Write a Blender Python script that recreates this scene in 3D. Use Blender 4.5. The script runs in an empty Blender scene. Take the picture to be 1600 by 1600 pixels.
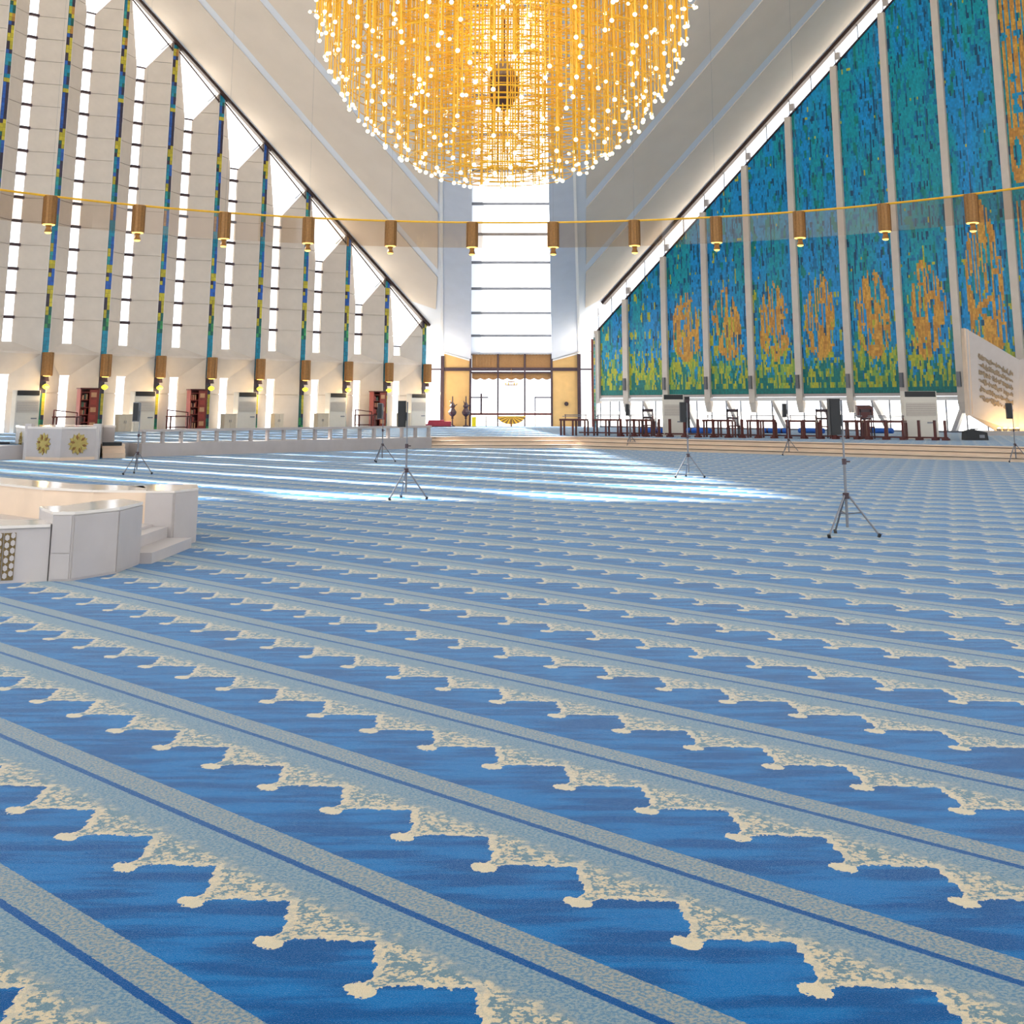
import bpy, math, random
import numpy as np
from mathutils import Vector, Matrix

random.seed(7)
rng = np.random.default_rng(11)
scene = bpy.context.scene
COL = scene.collection
V = Vector

# ---------------------------------------------------------------- camera
EYE = 1.75
FPX, PCX, PCY, PITCH = 1961.2, 819.2, 223.4, 0.2070
cd = bpy.data.cameras.new('camera')
cam = bpy.data.objects.new('camera', cd); COL.objects.link(cam)
cam.location = (0, 0, EYE)
cam.rotation_euler = (math.pi / 2 + PITCH, 0, 0)
cd.sensor_width = 36; cd.sensor_fit = 'HORIZONTAL'
cd.lens = FPX / 1600 * 36
cd.shift_x = (800 - PCX) / 1600
cd.shift_y = (PCY - 800) / 1600
cd.clip_end = 2000; cd.clip_start = .05
scene.camera = cam

# ---------------------------------------------------------------- world, sun, exposure
world = bpy.data.worlds.new('sky'); scene.world = world
world.use_nodes = True
bg = world.node_tree.nodes['Background']
bg.inputs[0].default_value = (0.93, 0.965, 1.0, 1)
bg.inputs[1].default_value = 3.0
SUN_AZ, SUN_EL = math.radians(-43), math.radians(34.6)
sl = bpy.data.lights.new('sun', 'SUN'); sl.energy = 52; sl.angle = math.radians(0.9); sl.color = (1, .95, .86)
sun = bpy.data.objects.new('sun', sl); COL.objects.link(sun)
sd = V((math.cos(SUN_AZ) * math.cos(SUN_EL), math.sin(SUN_AZ) * math.cos(SUN_EL), -math.sin(SUN_EL)))
sun.rotation_euler = sd.to_track_quat('-Z', 'Y').to_euler()
sun.location = (-60, 120, 80)
scene.view_settings.view_transform = 'Standard'
scene.view_settings.look = 'None'
scene.view_settings.exposure = -0.28
scene.view_settings.gamma = 1.0
scene.view_settings.use_curve_mapping = False
scene.cycles.max_bounces = 6
scene.cycles.diffuse_bounces = 3
scene.cycles.glossy_bounces = 2
scene.cycles.use_adaptive_sampling = True
scene.cycles.adaptive_threshold = 0.04
scene.cycles.transparent_max_bounces = 16
scene.cycles.sample_clamp_indirect = 6.0
scene.cycles.use_denoising = True
scene.cycles.caustics_reflective = False
scene.cycles.caustics_refractive = False

# ---------------------------------------------------------------- frames of reference
Q = 2 ** -.5
U1 = V((Q, Q, 0)); N1 = V((Q, -Q, 0))        # left wall: towards the corner, into the hall
U2 = V((-Q, Q, 0)); N2 = V((-Q, -Q, 0))      # right wall
L8 = V((-6.589, 83.538, 0)); R1 = V((6.518, 81.047, 0))
W = 3.196                                     # bay width on both walls
PEAK = W * 11                                 # middle of the left gable, from L8
RPK = 31.5                                    # middle of the right gable, from R1
ZP = .45                                      # platform height
def LW(a, b, z): return L8 - U1 * a + N1 * b + V((0, 0, z))
def RW(a, b, z): return R1 - U2 * a + N2 * b + V((0, 0, z))
def ztl(a):
    a = a if a <= PEAK else 2 * PEAK - a
    return 7.344 + .787 * a
def ztr(a):
    a = a if a <= RPK else 2 * RPK - a
    return 9.91 + .762 * a
def zmr(a):
    a = a if a <= RPK else 2 * RPK - a
    return 8.441 + .7756 * a
_c, _s = math.cos(PITCH), math.sin(PITCH)
def ray(px, py):
    u = (px - PCX) / FPX; w = -(py - PCY) / FPX
    return V((u, _c - w * _s, _s + w * _c))
def at_z(px, py, z=0.0):
    d = ray(px, py); return V((0, 0, EYE)) + d * ((z - EYE) / d.z)
def at_y(px, py, y):
    d = ray(px, py); return V((0, 0, EYE)) + d * (y / d.y)

# ---------------------------------------------------------------- mesh helpers
class MB:
    def __init__(s): s.v = []; s.f = []
    def add(s, vs, fs):
        o = len(s.v); s.v += [tuple(x) for x in vs]; s.f += [tuple(i + o for i in f) for f in fs]; return s
    def boxo(s, o, a, b, c):
        o, a, b, c = V(o), V(a), V(b), V(c)
        vs = [o, o + a, o + a + b, o + b, o + c, o + a + c, o + a + b + c, o + b + c]
        fs = [(0, 3, 2, 1), (4, 5, 6, 7), (0, 1, 5, 4), (1, 2, 6, 5), (2, 3, 7, 6), (3, 0, 4, 7)]
        if a.cross(b).dot(c) < 0: fs = [f[::-1] for f in fs]
        return s.add(vs, fs)
    def box(s, c, d):
        return s.boxo((c[0] - d[0] / 2, c[1] - d[1] / 2, c[2] - d[2] / 2), (d[0], 0, 0), (0, d[1], 0), (0, 0, d[2]))
    def bar(s, p, q, w, h, up=(0, 0, 1)):
        p, q = V(p), V(q); d = q - p; u = V(up); x = d.cross(u)
        if x.length < 1e-6: x = V((1, 0, 0))
        x.normalize(); y = x.cross(d).normalized()
        return s.boxo(p - x * w / 2 - y * h / 2, d, x * w, y * h)
    def tube(s, p, q, r, r2=None, n=8, caps=True):
        p, q = V(p), V(q); r2 = r if r2 is None else r2; d = (q - p).normalized()
        x = d.orthogonal().normalized(); y = d.cross(x)
        vs = []
        for c, rr in ((p, r), (q, r2)):
            for i in range(n):
                t = 2 * math.pi * i / n; vs.append(c + x * math.cos(t) * rr + y * math.sin(t) * rr)
        fs = [(i, (i + 1) % n, n + (i + 1) % n, n + i) for i in range(n)]
        if caps: fs += [tuple(range(n))[::-1], tuple(range(n, 2 * n))]
        return s.add(vs, fs)
    def lathe(s, prof, n=16, c=(0, 0, 0), closed=False):
        vs = []; m = len(prof); c = V(c)
        for i in range(n):
            t = 2 * math.pi * i / n
            for r, z in prof: vs.append(c + V((r * math.cos(t), r * math.sin(t), z)))
        fs = []
        for i in range(n):
            j = (i + 1) % n
            for k in range(m if closed else m - 1):
                k2 = (k + 1) % m
                fs.append((i * m + k, j * m + k, j * m + k2, i * m + k2))
        return s.add(vs, fs)
    def prism(s, poly, vec):
        poly = [V(p) for p in poly]; vec = V(vec); n = len(poly)
        nr = V((0, 0, 0))
        for i in range(n): nr += poly[i].cross(poly[(i + 1) % n])
        if nr.dot(vec) > 0: poly = poly[::-1]
        vs = poly + [p + vec for p in poly]
        fs = [tuple(range(n)), tuple(range(n, 2 * n))[::-1]]
        fs += [((i + 1) % n, i, n + i, n + (i + 1) % n) for i in range(n)]
        return s.add(vs, fs)
    def hoop(s, c, R, r, n=48, m=6, a0=0, a1=2 * math.pi):
        full = abs(a1 - a0 - 2 * math.pi) < 1e-6; c = V(c); vs = []
        cnt = n if full else n + 1
        for i in range(cnt):
            t = a0 + (a1 - a0) * i / n
            for k in range(m):
                p = 2 * math.pi * k / m; rr = R + r * math.cos(p)
                vs.append(c + V((rr * math.sin(t), rr * math.cos(t), r * math.sin(p))))
        fs = []
        for i in range(n):
            j = (i + 1) % cnt
            for k in range(m):
                k2 = (k + 1) % m; fs.append((i * m + k, i * m + k2, j * m + k2, j * m + k))
        return s.add(vs, fs)
    def ball(s, c, r, n=8, m=5):
        prof = [(max(1e-4, r * math.sin(math.pi * k / m)), -r * math.cos(math.pi * k / m)) for k in range(m + 1)]
        return s.lathe(prof, n, c)
    def mesh(s, name, m, org=(0, 0, 0), smooth=False):
        me = bpy.data.meshes.new(name)
        o = V(org)
        me.from_pydata([tuple(V(x) - o) for x in s.v], [], s.f); me.materials.append(m); me.update()
        if smooth:
            me.polygons.foreach_set('use_smooth', [True] * len(me.polygons))
        return me
    def build(s, name, m, parent=None, smooth=False, loc=None, kind=None, label=None):
        """verts are world coordinates; the object's origin goes to loc (or the parent's origin)"""
        if parent is not None:
            org = V(parent['_w']) if '_w' in parent else V((0, 0, 0))
            me = s.mesh(name, m, org, smooth)
        else:
            org = V(loc) if loc is not None else V((0, 0, 0))
            me = s.mesh(name, m, org, smooth)
        o = bpy.data.objects.new(name, me); COL.objects.link(o)
        if parent is not None:
            o.parent = parent; o['_w'] = tuple(org)
        else:
            o.location = org; o['_w'] = tuple(org)
        if kind: o['kind'] = kind
        if label: o['label'] = label
        return o
def link(name, me, parent=None, loc=(0, 0, 0), rz=0):
    o = bpy.data.objects.new(name, me); COL.objects.link(o)
    o.parent = parent; o.location = loc; o.rotation_euler = (0, 0, rz); return o
def tag(o, label, cat, group=None):
    o['label'] = label; o['category'] = cat
    if group: o['group'] = group
    return o
def thing(name, label, cat, loc=(0, 0, 0), group=None, local=False):
    o = bpy.data.objects.new(name, None); COL.objects.link(o); o.empty_display_size = .2
    o.location = loc; o['_w'] = (0, 0, 0) if local else tuple(loc)
    return tag(o, label, cat, group)
def struct(o): o['kind'] = 'structure'; return o
def copy_tree(o, parent=None):
    c = o.copy(); COL.objects.link(c); c.parent = parent
    for ch in o.children: copy_tree(ch, c)
    return c

# ---------------------------------------------------------------- materials
def lin(r, g, b):
    def f(c):
        c /= 255
        return c / 12.92 if c <= .04045 else ((c + .055) / 1.055) ** 2.4
    return (f(r), f(g), f(b), 1)
MATS = {}
def mat(name, col, rough=.6, metal=0, var=.06, scale=6, bump=0, emis=None, estr=0, spec=.5, sheen=0):
    m = bpy.data.materials.new(name); m.use_nodes = True; MATS[name] = m
    nt = m.node_tree; b = nt.nodes['Principled BSDF']
    b.inputs['Roughness'].default_value = rough; b.inputs['Metallic'].default_value = metal
    b.inputs['Specular IOR Level'].default_value = spec
    if sheen: b.inputs['Sheen Weight'].default_value = sheen
    tc = nt.nodes.new('ShaderNodeTexCoord'); nz = nt.nodes.new('ShaderNodeTexNoise')
    nz.inputs['Scale'].default_value = scale; nz.inputs['Detail'].default_value = 4
    nt.links.new(tc.outputs['Object'], nz.inputs['Vector'])
    mp = nt.nodes.new('ShaderNodeMapRange'); mp.inputs[3].default_value = 1 - var * 1.6; mp.inputs[4].default_value = 1 + var * 1.6
    nt.links.new(nz.outputs[0], mp.inputs[0])
    mx = nt.nodes.new('ShaderNodeMix'); mx.data_type = 'RGBA'; mx.blend_type = 'MULTIPLY'; mx.inputs[0].default_value = 1
    mx.inputs[6].default_value = col
    nt.links.new(mp.outputs[0], mx.inputs[7]); nt.links.new(mx.outputs[2], b.inputs['Base Color'])
    if bump:
        bp = nt.nodes.new('ShaderNodeBump'); bp.inputs['Strength'].default_value = bump; bp.inputs['Distance'].default_value = .02
        nt.links.new(nz.outputs[0], bp.inputs['Height']); nt.links.new(bp.outputs[0], b.inputs['Normal'])
    if emis:
        m.cycles.emission_sampling = 'NONE'; b.inputs['Emission Color'].default_value = emis; b.inputs['Emission Strength'].default_value = estr
    return m
def attr_mat(name, rough=.35):
    m = bpy.data.materials.new(name); m.use_nodes = True; nt = m.node_tree; b = nt.nodes['Principled BSDF']
    b.inputs['Roughness'].default_value = rough
    a = nt.nodes.new('ShaderNodeAttribute'); a.attribute_name = 'tile'
    nz = nt.nodes.new('ShaderNodeTexNoise'); nz.inputs['Scale'].default_value = 9
    tc = nt.nodes.new('ShaderNodeTexCoord'); nt.links.new(tc.outputs['Object'], nz.inputs['Vector'])
    mp = nt.nodes.new('ShaderNodeMapRange'); mp.inputs[3].default_value = .75; mp.inputs[4].default_value = 1.25
    nt.links.new(nz.outputs[0], mp.inputs[0])
    mx = nt.nodes.new('ShaderNodeMix'); mx.data_type = 'RGBA'; mx.blend_type = 'MULTIPLY'; mx.inputs[0].default_value = 1
    nt.links.new(a.outputs['Color'], mx.inputs[6]); nt.links.new(mp.outputs[0], mx.inputs[7])
    nt.links.new(mx.outputs[2], b.inputs['Base Color'])
    MATS[name] = m; return m
def glass_mat(name, tint=(1, 1, 1, 1), gloss=.06):
    m = bpy.data.materials.new(name); m.use_nodes = True; nt = m.node_tree; nt.nodes.clear()
    out = nt.nodes.new('ShaderNodeOutputMaterial'); t = nt.nodes.new('ShaderNodeBsdfTransparent'); t.inputs[0].default_value = tint
    g = nt.nodes.new('ShaderNodeBsdfGlossy'); g.inputs['Roughness'].default_value = .05
    mx = nt.nodes.new('ShaderNodeMixShader'); mx.inputs[0].default_value = gloss
    nt.links.new(t.outputs[0], mx.inputs[1]); nt.links.new(g.outputs[0], mx.inputs[2]); nt.links.new(mx.outputs[0], out.inputs[0])
    MATS[name] = m; return m
def translucent_mat(name, col):
    m = bpy.data.materials.new(name); m.use_nodes = True; nt = m.node_tree; nt.nodes.clear()
    out = nt.nodes.new('ShaderNodeOutputMaterial'); t = nt.nodes.new('ShaderNodeBsdfTranslucent'); t.inputs[0].default_value = col
    d = nt.nodes.new('ShaderNodeBsdfDiffuse'); d.inputs[0].default_value = col
    mx = nt.nodes.new('ShaderNodeMixShader'); mx.inputs[0].default_value = .25
    nt.links.new(t.outputs[0], mx.inputs[1]); nt.links.new(d.outputs[0], mx.inputs[2]); nt.links.new(mx.outputs[0], out.inputs[0])
    MATS[name] = m; return m

beige = mat('pale_concrete', lin(216, 207, 196), .8, var=.05, scale=1.2, bump=.1)
beige_wall = mat('precast_panel', lin(210, 199, 187), .8, var=.06, scale=2, bump=.1)
roof_light = mat('pale_blue_plaster', lin(222, 226, 234), .8, var=.03, scale=.7)
roof_panel = mat('beige_ceiling_plaster', lin(222, 208, 193), .85, var=.05, scale=.6)
girder_m = mat('blue_grey_concrete', lin(206, 210, 220), .75, var=.05, scale=1.2, bump=.1)
brown = mat('dark_brown_metal', lin(58, 36, 30), .5, var=.1, scale=8)
dark = mat('dark_bronze', lin(62, 42, 48), .5, var=.1, scale=8)
white_p = mat('white_paint', lin(235, 232, 228), .6, var=.03)
marble = mat('white_marble', lin(190, 181, 177), .3, var=.06, scale=3)
polished = mat('polished_marble', lin(232, 222, 212), .1, var=.04, scale=3)
marble_d = mat('grey_marble', lin(184, 175, 171), .35, var=.08, scale=2.5)
warm_stone = mat('warm_travertine', lin(228, 202, 176), .5, var=.08, scale=2)
gold = mat('gold_metal', lin(240, 184, 46), .36, metal=.12, var=.08, scale=9)
brass = mat('aged_brass', lin(140, 100, 54), .45, metal=.4, var=.22, scale=14)
rosette_m = mat('gilt_rosette', lin(186, 164, 92), .5, metal=.2, var=.12, scale=14)
lattice_m = mat('bronze_lattice', lin(120, 98, 58), .5, metal=.2, var=.15, scale=14)
wood = mat('dark_red_wood', lin(88, 34, 28), .45, var=.15, scale=9)
wood_r = mat('mahogany', lin(132, 48, 34), .42, var=.18, scale=8)
black = mat('black_plastic', lin(18, 18, 20), .5, var=.1)
grey_sp = mat('grey_plastic', lin(104, 106, 112), .5, var=.08)
steel = mat('painted_steel', lin(118, 120, 126), .4, metal=.4, var=.06)
ac_m = mat('ivory_enamel', lin(214, 206, 192), .5, var=.03)
ac_g = mat('taupe_grille', lin(176, 164, 154), .6, var=.08, scale=12)
cab_m = mat('beige_laminate', lin(206, 192, 170), .55, var=.05)
transom_m = mat('brown_slatted_wood', lin(150, 108, 62), .6, var=.18, scale=14)
pier_m = mat('ochre_stone', lin(216, 172, 108), .65, var=.1, scale=2)
red_m = mat('maroon_fabric', lin(140, 44, 62), .8, var=.12)
blue_mat_m = mat('blue_fabric', lin(40, 96, 186), .85, var=.1)
yellow_m = mat('yellow_card', lin(246, 226, 30), .6, var=.03)
bulb_m = mat('lit_bulb', (1, .93, .75, 1), .4, var=0, emis=(1, .86, .55, 1), estr=3.6)
glow_m = mat('lit_amber_glass', (1, .7, .2, 1), .4, var=0, emis=(1, .62, .12, 1), estr=3.2)
glow_y = mat('lit_yellow_glass', (1, .85, .1, 1), .4, var=0, emis=(1, .85, .05, 1), estr=1.4)
led_m = mat('lit_led', (1, .8, .4, 1), .4, var=0, emis=(1, .72, .3, 1), estr=9)
paving = mat('pale_paving', lin(212, 208, 200), .8, var=.05, scale=.5)
glass = glass_mat('clear_glass', (.97, .98, 1, 1), .05)
curtain = glass_mat('bronze_tinted_glass', (.80, .70, .60, 1), .05)
skylight = translucent_mat('opal_glass', (.80, .81, .83, 1))
tile_m = attr_mat('glazed_mosaic')
engrave_m = mat('engraved_gilding', lin(150, 130, 104), .5, var=.2, scale=20)
book_ms = [mat('book_cloth_%s' % n, lin(*c), .7, var=.1) for n, c in (('red', (150, 60, 48)), ('tan', (190, 140, 100)), ('green', (70, 90, 70)), ('dark', (70, 34, 30)))]

# carpet ------------------------------------------------------------------
def carpet_material():
    m = bpy.data.materials.new('blue_prayer_carpet'); m.use_nodes = True; nt = m.node_tree; b = nt.nodes['Principled BSDF']
    L = nt.links
    def val(x):
        return x
    def M(op, a, b_=None, c=None):
        n = nt.nodes.new('ShaderNodeMath'); n.operation = op
        for i, x in enumerate((a, b_, c)):
            if x is None: continue
            if isinstance(x, (int, float)): n.inputs[i].default_value = x
            else: L.new(x, n.inputs[i])
        return n.outputs[0]
    def noise(sc, det=3, vec=None):
        n = nt.nodes.new('ShaderNodeTexNoise'); n.inputs['Scale'].default_value = sc; n.inputs['Detail'].default_value = det
        L.new(vec or tc.outputs['Object'], n.inputs['Vector']); return n.outputs[0]
    def mix(f, a, c):
        n = nt.nodes.new('ShaderNodeMix'); n.data_type = 'RGBA'
        if isinstance(f, (int, float)): n.inputs[0].default_value = f
        else: L.new(f, n.inputs[0])
        for i, x in ((6, a), (7, c)):
            if isinstance(x, tuple): n.inputs[i].default_value = x
            else: L.new(x, n.inputs[i])
        return n.outputs[2]
    def ss(x, lo, hi):
        n = nt.nodes.new('ShaderNodeMapRange'); n.interpolation_type = 'SMOOTHSTEP'
        L.new(x, n.inputs[0]); n.inputs[1].default_value = lo; n.inputs[2].default_value = hi
        return n.outputs[0]
    tc = nt.nodes.new('ShaderNodeTexCoord'); sp = nt.nodes.new('ShaderNodeSeparateXYZ'); L.new(tc.outputs['Object'], sp.inputs[0])
    x, y = sp.outputs[0], sp.outputs[1]
    jit = M('MULTIPLY', M('SUBTRACT', noise(60, 2), .5), .055)
    jit2 = M('MULTIPLY', M('SUBTRACT', noise(24, 2), .5), .030)
    t = M('DIVIDE', M('SUBTRACT', 6.136, M('MULTIPLY', M('ADD', x, y), Q)), .98433)
    t = M('ADD', t, 0.0)
    ph = M('FRACT', M('ADD', t, jit2))
    phs = M('FRACT', M('ADD', t, M('MULTIPLY', jit, .25)))
    w = M('MULTIPLY', M('SUBTRACT', x, y), Q)
    wv = M('ADD', M('DIVIDE', M('SUBTRACT', w, -4.138), .4945), M('ADD', jit, .5))
    v = M('MULTIPLY', M('ABSOLUTE', M('SUBTRACT', M('FRACT', wv), .5)), 2)
    cr = nt.nodes.new('ShaderNodeValToRGB'); L.new(v, cr.inputs[0])
    el = cr.color_ramp.elements
    stops = [(0, .25), (.1, .262), (.2, .30), (.34, .312), (.44, .352), (.6, .36), (.72, .40), (.84, .425), (.9, .50), (1, .53)]
    el[0].position = 0; el[1].position = 1
    for p_, _ in stops[1:-1]: el.new(p_)
    for e_, (p_, c_) in zip(cr.color_ramp.elements, stops): e_.position = p_; e_.color = (c_, c_, c_, 1)
    sepc = nt.nodes.new('ShaderNodeSeparateColor'); L.new(cr.outputs[0], sepc.inputs[0]); e = sepc.outputs[0]
    phj = M('ADD', ph, jit)
    arch = M('LESS_THAN', phj, e)
    hook = M('LESS_THAN', M('ADD', M('POWER', M('DIVIDE', M('SUBTRACT', 1, v), .25), 2), M('POWER', M('DIVIDE', M('SUBTRACT', phj, .508), .042), 2)), 1)
    motif = M('MAXIMUM', arch, hook)
    # colours
    fine = noise(140, 1); mid = noise(75, 2); coarse = noise(16, 2)
    stretch = nt.nodes.new('ShaderNodeMapping'); stretch.inputs['Rotation'].default_value = (0, 0, math.radians(8)); stretch.inputs['Scale'].default_value = (1.2, 6, 1)
    L.new(tc.outputs['Object'], stretch.inputs['Vector'])
    wear = noise(1.6, 3, stretch.outputs[0])
    blue = mix(ss(wear, .38, .62), lin(0, 70, 124), lin(12, 102, 160))
    blue = mix(M('MULTIPLY', M('SUBTRACT', fine, .3), .5), blue, lin(14, 100, 156))
    vor = nt.nodes.new('ShaderNodeTexVoronoi'); vor.inputs['Scale'].default_value = 30; L.new(tc.outputs['Object'], vor.inputs['Vector'])
    leaf = M('MULTIPLY', ss(M('ADD', vor.outputs[0], M('MULTIPLY', M('SUBTRACT', mid, .5), 1.9)), .34, .66), .95)
    flor = mix(leaf, lin(200, 182, 150), lin(92, 122, 134))
    # solid cream outline along the arch
    dist = M('SUBTRACT', e, phj)
    outline = M('LESS_THAN', dist, .045)
    flor = mix(M('MULTIPLY', outline, .7), flor, lin(208, 190, 158))
    flor = mix(M('MULTIPLY', hook, .7), flor, lin(206, 190, 158))
    pale = mix(ss(mid, .38, .62), lin(88, 122, 144), lin(134, 146, 148))
    flor = mix(ss(M('ADD', phj, M('MULTIPLY', M('SUBTRACT', coarse, .5), .22)), .13, .25), pale, flor)
    field = mix(motif, blue, flor)
    band = M('GREATER_THAN', phs, .835)
    bandc = mix(ss(mid, .38, .62), lin(90, 122, 142), lin(152, 148, 136))
    field = mix(band, field, bandc)
    line = M('MAXIMUM', M('GREATER_THAN', phs, .987), M('LESS_THAN', phs, .024))
    field = mix(line, field, lin(0, 72, 130))
    spk = nt.nodes.new('ShaderNodeMapRange'); L.new(noise(320, 1), spk.inputs[0]); spk.inputs[3].default_value = .6; spk.inputs[4].default_value = 1.4
    mu = nt.nodes.new('ShaderNodeMix'); mu.data_type = 'RGBA'; mu.blend_type = 'MULTIPLY'; mu.inputs[0].default_value = 1
    L.new(field, mu.inputs[6]); L.new(spk.outputs[0], mu.inputs[7])
    L.new(mu.outputs[2], b.inputs['Base Color'])
    b.inputs['Roughness'].default_value = 1; b.inputs['Specular IOR Level'].default_value = .06
    b.inputs['Sheen Weight'].default_value = .6; b.inputs['Sheen Roughness'].default_value = .17
    b.inputs['Sheen Tint'].default_value = (.74, .88, 1, 1)
    bp = nt.nodes.new('ShaderNodeBump'); bp.inputs['Strength'].default_value = .35; bp.inputs['Distance'].default_value = .01
    L.new(noise(220, 2), bp.inputs['Height']); L.new(bp.outputs[0], b.inputs['Normal'])
    return m
carpet = carpet_material()

# ================================================================ THE SETTING
CORNER = V((-1.28, 88.8, 0)); SIDE = 85.0
hall = [CORNER, CORNER - U1 * SIDE, CORNER - U1 * SIDE - U2 * SIDE, CORNER - U2 * SIDE]
g = MB(); g.add([(-400, -300, -.06), (400, -300, -.06), (400, 500, -.06), (-400, 500, -.06)], [(0, 1, 2, 3)])
struct(g.build('ground', paving))
g = MB(); g.add([tuple(p) for p in hall], [(3, 2, 1, 0)]); g.add([(p.x, p.y, -.05) for p in hall], [(0, 1, 2, 3)])
floor_o = struct(g.build('floor', carpet))

# raised gallery round the sunken prayer floor -----------------------------
BL, BR, YC = 21.7, 21.2, 55.6
def on_left(x):  # point on the gallery front along the left side
    p = LW(0, BL, 0); s = (x - p.x) / U1.x; return p + U1 * s
def on_right(x):
    p = RW(0, BR, 0); s = (x - p.x) / U2.x; return p + U2 * s
pl = LW(0, BL, 0); pr = RW(0, BR, 0)
e1 = pl + U1 * ((YC - pl.y) / U1.y); e2 = pr + U2 * ((YC - pr.y) / U2.y)
def gallery_poly(inset):
    a = V((e1.x - .4142 * inset, YC + inset, 0)); bq = V((e2.x + .4142 * inset, YC + inset, 0))
    la = a; lb = la - U1 * 66; ra = bq; rb = ra - U2 * 62
    return [lb, la, ra, rb, RW(58, -1, 0), RW(-11, -1, 0), LW(-7.6, -1, 0), LW(66, -1, 0)]
plat = MB()
for i, (ins, z0, z1) in enumerate(((1.0, .3, .45),)):
    pass
TREAD = .42
gp = gallery_poly(2 * TREAD + .22)
plat.prism([(p.x, p.y, 0) for p in gp], (0, 0, ZP))
platform = struct(plat.build('floor_gallery', carpet))
# stone steps: along the right side and the chamfer only
s0 = e1
for i in range(3):
    ins0, z1 = i * TREAD, .15 * (i + 1)
    a = V((e1.x - .3, YC + ins0, 0)); b_ = V((e2.x + (ins0 * .4142), YC + ins0, 0)); c_ = b_ - U2 * 60
    d = MB()
    dep = TREAD if i < 2 else .28
    b2 = V((e2.x + ((ins0 + dep) * .4142), YC + ins0 + dep, 0)); c2 = b2 - U2 * 60
    d.prism([a, b_, c_, c2, b2, V((a.x, YC + ins0 + dep, 0))], (0, 0, z1 + (.004 if i == 2 else 0)))
    st = struct(d.build('trim_%d' % (i + 1), warm_stone)); st['label'] = 'warm stone step up to the gallery'
    d2 = MB()
    for p, q in ((a, b_), (b_, c_)):
        n_ = V((0, -1, 0)) if p is a else N2
        d2.bar(p + n_ * .012 + V((0, 0, z1 - .045)), q + n_ * .012 + V((0, 0, z1 - .045)), .02, .02)
    d2.build('nosing_groove', brown, st)

# left gallery kerb and balustrade -----------------------------------------
kA = e1 + V((-.15, -.05, 0)); KL = 13.6
balus = thing('balustrade', 'long grey marble balustrade with square posts edging the left gallery', 'balustrade', kA)
k = MB(); k.boxo(kA - N1 * 1.1, -U1 * KL, N1 * 1.1, V((0, 0, ZP + .012))); k.build('kerb', marble_d, balus)
k = MB(); k.boxo(kA - N1 * .24 + V((0, 0, .86)), -U1 * KL, N1 * .24, V((0, 0, .09))); k.build('handrail', marble_d, balus)
me = None
for i in range(19):
    p = kA - U1 * (.02 + i * .745) - N1 * .21
    k = MB(); k.boxo(p + V((0, 0, ZP)), -U1 * .1, N1 * .14, V((0, 0, .42))); k.build('baluster', marble_d, balus)

# ---------------------------------------------------------------- LEFT WALL
F = .2                 # half fin width
S0, S1, SD = 1.17, 1.69, .65   # slit window: offset from the fin, depth of the fold
JZ = [5.0 + 1.24 * i for i in range(32)]
KMIN, KSEE = -15, -1
def fin_a(kk): return W * (8 - kk)
def slit_top(kk):
    z1, z2 = ztl(fin_a(kk)), ztl(fin_a(kk + 1)); return min(z1, z2) - 1.75
wl = MB()
for kk in range(KMIN, 8):
    a0 = fin_a(kk)
    for (aA, bA, aB, bB, zA, zB) in ((a0 - F, 0, a0 - S0, -SD, ztl(a0), slit_top(kk)), (a0 - S1, -SD, a0 - W + F, 0, slit_top(kk), ztl(a0 - W))):
        o = -.1
        wl.add([LW(aA, bA + o, 4.5 if bA == 0 else 5.0), LW(aB, bB + o, 4.5 if bB == 0 else 5.0), LW(aB, bB + o, zB - .06), LW(aA, bA + o, zA - .06)], [(0, 1, 2, 3)])
        wl.add([LW(aA, bA + o, -.05), LW(aB, bB + o, -.05), LW(aB, bB + o, 4.4 if bB == 0 else 3.3), LW(aA, bA + o, 4.4 if bA == 0 else 3.3)], [(0, 1, 2, 3)])
wall_left = struct(wl.build('wall_left', beige_wall))
wall_left['label'] = 'pleated pale concrete wall with tall slit windows'
def clip(poly, h0, h1, sA, sB):  # keep below the line h(s)
    out = []
    def hh(s): return h0 + (h1 - h0) * s
    n = len(poly)
    for i in range(n):
        p, q_ = poly[i], poly[(i + 1) % n]
        dp, dq = hh(p[0]) - p[1], hh(q_[0]) - q_[1]
        if dp >= 0: out.append(p)
        if (dp > 0) != (dq > 0) and abs(dp - dq) > 1e-9:
            t_ = dp / (dp - dq); out.append((p[0] + (q_[0] - p[0]) * t_, p[1] + (q_[1] - p[1]) * t_))
    return out
def face_panel(aA, bA, aB, bB, poly, gap=.012):
    A = LW(aA, bA, 0); B = LW(aB, bB, 0); d = B - A; nr = V((d.y, -d.x, 0)).normalized()
    if nr.dot(N1) < 0: nr = -nr
    mb = MB(); pts = [A + d * s_ + V((0, 0, z_)) for s_, z_ in poly]
    mb.prism([p - nr * .1 for p in pts], nr * .1)
    return mb
stuffp = MB(); shared = {}
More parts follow.
